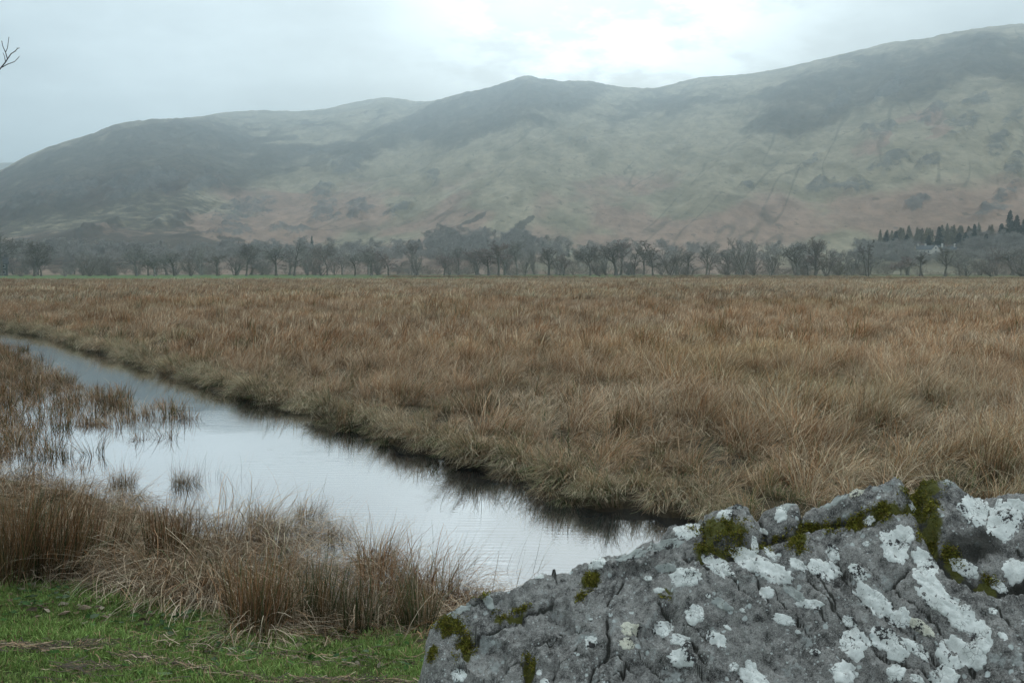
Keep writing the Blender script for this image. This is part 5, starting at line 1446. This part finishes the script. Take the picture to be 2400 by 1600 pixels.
def roofm(name, x0, x1, y0, y1, h, hr, mat, along_x=True, ov=0.35, th=0.22):
    if along_x:
        ym = (y0 + y1) / 2; k = (hr - h) / (ym - y0)
        prof = [(y0 - ov, h - ov * k), (ym, hr), (y1 + ov, h - ov * k)]
        P_ = [(x, y, z + dz_) for x in (x0 - ov, x1 + ov) for dz_ in (0.03, th) for (y, z) in prof]
    else:
        xm = (x0 + x1) / 2; k = (hr - h) / (xm - x0)
        prof = [(x0 - ov, h - ov * k), (xm, hr), (x1 + ov, h - ov * k)]
        P_ = [(x, y, z + dz_) for y in (y0 - ov, y1 + ov) for dz_ in (0.03, th) for (x, z) in prof]
    f = [(0, 1, 4, 3), (1, 2, 5, 4), (6, 9, 10, 7), (7, 10, 11, 8), (3, 4, 10, 9), (4, 5, 11, 10), (0, 6, 7, 1), (1, 7, 8, 2), (0, 3, 9, 6), (2, 8, 11, 5)]
    me = bpy.data.meshes.new(name); me.from_pydata(P_, [], f); me.materials.append(mat); return me
def window(parent, x, y, z, w, h, frame):
    o = link('window', boxm('window', -w / 2, w / 2, -0.06, 0.05, 0, h, frame), parent, (x, y, z))
    link('pane', boxm('pane', -w / 2 + 0.12, w / 2 - 0.12, -0.09, -0.065, 0.12, h - 0.12, GLASS), o)
rh = r_at(2188, 596)
x, y, _ = place(2188, rh)
d_ = ray(2188, 597); zb = CAMZ + float(d_[2] / np.hypot(d_[0], d_[1])) * rh
fh = thing('farmhouse', 'white farmhouse with slate roof among trees on the right slope', 'house', (x, y, zb), -math.atan((2188 - CX) / F))
link('wall', gable_wall('wall', -9.5, 2.0, 0, 6.5, 2.9, 5.0, WHITEWASH), fh)
rf = link('roof', roofm('roof', -9.5, 2.0, 0, 6.5, 2.9, 5.0, SLATE), fh)
link('wing', gable_wall('wing', -1.6, 2.2, -2.2, 5.0, 3.0, 5.3, WHITEWASH, False), fh)
link('roof', roofm('roof', -1.6, 2.2, -2.2, 5.0, 3.0, 5.3, SLATE, False, 0.2), fh)
link('annexe', gable_wall('annexe', 2.25, 10.5, 1.2, 6.5, 2.6, 4.5, WHITEWASH), fh)
link('roof', roofm('roof', 2.5, 10.5, 1.2, 6.5, 2.6, 4.5, SLATE), fh)
for cx_ in (-8.7, -5.0, 3.4, 9.6):
    link('chimney', boxm('chimney', cx_ - 0.45, cx_ + 0.45, 2.8, 3.7, 4.0, 6.1, WHITEWASH), rf)
for wx in (-8.6, -7.0, -5.4, -3.4): window(fh, wx, -0.03, 1.1, 0.9, 1.1, WPAINT)
for wx in (4.2, 6.4, 8.8): window(fh, wx, 1.17, 1.0, 0.9, 1.1, WPAINT)
window(fh, 0.3, -2.23, 3.0, 0.9, 1.1, WPAINT)
dr_ = link('door', boxm('door', -0.5, 0.5, -0.08, 0.02, 0.0, 2.0, DSTONE), fh, (0.3, -2.2, 0.1))
rh = 385.0
x, y, _ = place(4, rh); zb = -0.1
sh = thing('stone_house', 'dark stone house with white windows under trees at the left edge', 'house', (x, y, zb), 0.45)
link('wall', gable_wall('wall', -7.5, 2.2, 0, 6.0, 4.3, 6.4, DSTONE), sh)
rf = link('roof', roofm('roof', -7.5, 2.2, 0, 6.0, 4.3, 6.4, SLATE), sh)
link('chimney', boxm('chimney', 1.2, 2.0, 2.6, 3.4, 5.4, 7.3, DSTONE), rf)
for wx in (-6.0, -3.6, -1.2, 1.0):
    window(sh, wx, -0.03, 2.7, 1.0, 1.2, WPAINT); window(sh, wx, -0.03, 0.7, 1.0, 1.2, WPAINT)

# ------------------------------------------------------------------ twig of a tree just outside the frame on the left
TD = 9.0
def tp(u, v, y=TD):
    x_, z_ = at_y(u, v, y); return np.array([float(x_), y, float(z_)])
def limb(name, chains, parent, mat, org):
    V, Fq = [], []; o_ = 0; parts = []
    for pts, ra, rb in chains:
        m_ = len(pts) - 1
        for i in range(m_): tube(parts, pts[i], pts[i + 1], ra + (rb - ra) * i / m_, ra + (rb - ra) * (i + 1) / m_, 6)
    for v, f in parts: V.append(v); Fq.append(f + o_); o_ += len(v)
    return link(name, mesh_np(name, np.vstack(V) - org, np.vstack(Fq), mat), parent)
TBARK = simple_mat('dark_twig_bark', (0.055, 0.050, 0.050), 0.3, 20.0)
base = np.array([-6.6, 9.6, 0.0])
nt = thing('bare_tree', 'bare twig reaching in at the upper left from a tree outside the frame', 'tree', tuple(base))
trunk_pts = [base + np.array([0, 0, -0.2]), base + np.array([0.05, -0.05, 1.2]), base + np.array([0.1, 0.0, 2.4]), base + np.array([0.02, 0.05, 3.8]), base + np.array([0.1, 0.1, 5.4]), base + np.array([0.0, 0.1, 7.2])]
limb('trunk', [(trunk_pts, 0.16, 0.03)], nt, TBARK, base)
j0 = base + np.array([0.09, 0.0, 2.5])
root_px = tp(0, 162)
tw_main = [j0, j0 * 0.6 + root_px * 0.4 + np.array([0, 0, -0.05]), j0 * 0.25 + root_px * 0.75 + np.array([0, 0, -0.05]), root_px]
limb('branch', [(tw_main, 0.045, 0.0062),
    ([root_px, tp(13, 146), tp(17.5, 139), tp(25.5, 127), tp(36, 120), tp(41, 114), tp(46, 113)], 0.0060, 0.0026),
    ([tp(5, 158), tp(17.5, 151), tp(34, 145), tp(42, 137), tp(45.5, 132)], 0.0042, 0.0020),
    ([tp(17.5, 139), tp(13, 123), tp(7, 110), tp(4, 96)], 0.0042, 0.0026), ([tp(13, 123), tp(17.5, 113), tp(21, 87)], 0.0034, 0.0024),
    ([tp(13, 146), tp(10.5, 132), tp(7, 124)], 0.0034, 0.0018), ([tp(41, 114), tp(39.5, 112)], 0.003, 0.002), ([tp(36, 120), tp(37.5, 121.5)], 0.004, 0.002), ([tp(0, 163), tp(-30, 170), tp(-60, 150)], 0.005, 0.003)], nt, TBARK, base)
for (zz_, dxx, dyy, dzz) in [(3.2, -1.6, 0.4, 1.4), (4.2, 0.2, 1.4, 1.5), (4.8, -1.0, -0.8, 1.2), (5.4, 0.25, 0.8, 1.3), (3.6, 0.1, -1.6, 1.2)]:
    s0 = base + np.array([0.05, 0.04, zz_]); e0 = s0 + np.array([dxx, dyy, dzz])
    md_ = (s0 + e0) / 2 + np.array([0, 0, -0.12])
    limb('branch', [([s0, md_, e0], 0.045, 0.008), ([md_, md_ + np.array([dxx * 0.3, dyy * 0.5 + 0.2, 0.7])], 0.015, 0.004), ([e0, e0 + np.array([dxx * 0.2, dyy * 0.3 - 0.2, 0.5])], 0.007, 0.002)], nt, TBARK, base)

# ------------------------------------------------------------------ the damp air of the valley
vm = bpy.data.materials.new('valley_haze'); vm.use_nodes = True
t = vm.node_tree; t.nodes.clear()
o_ = t.nodes.new('ShaderNodeOutputMaterial'); pv_ = t.nodes.new('ShaderNodeVolumePrincipled')
pv_.inputs['Color'].default_value = (0.74, 0.90, 1.0, 1)
pv_.inputs['Density'].default_value = 0.00053
pv_.inputs['Density Attribute'].default_value = ''
pv_.inputs['Anisotropy'].default_value = 0.86
t.links.new(pv_.outputs[0], o_.inputs['Volume'])
hzob = link('haze', boxm('haze', -3300, 3300, -3300, 3300, -2.0, max(float(hz.max()), float(h2.max())) + 15, vm))
tag(hzob, 'thin blue grey haze in the valley air', None, kind='stuff')
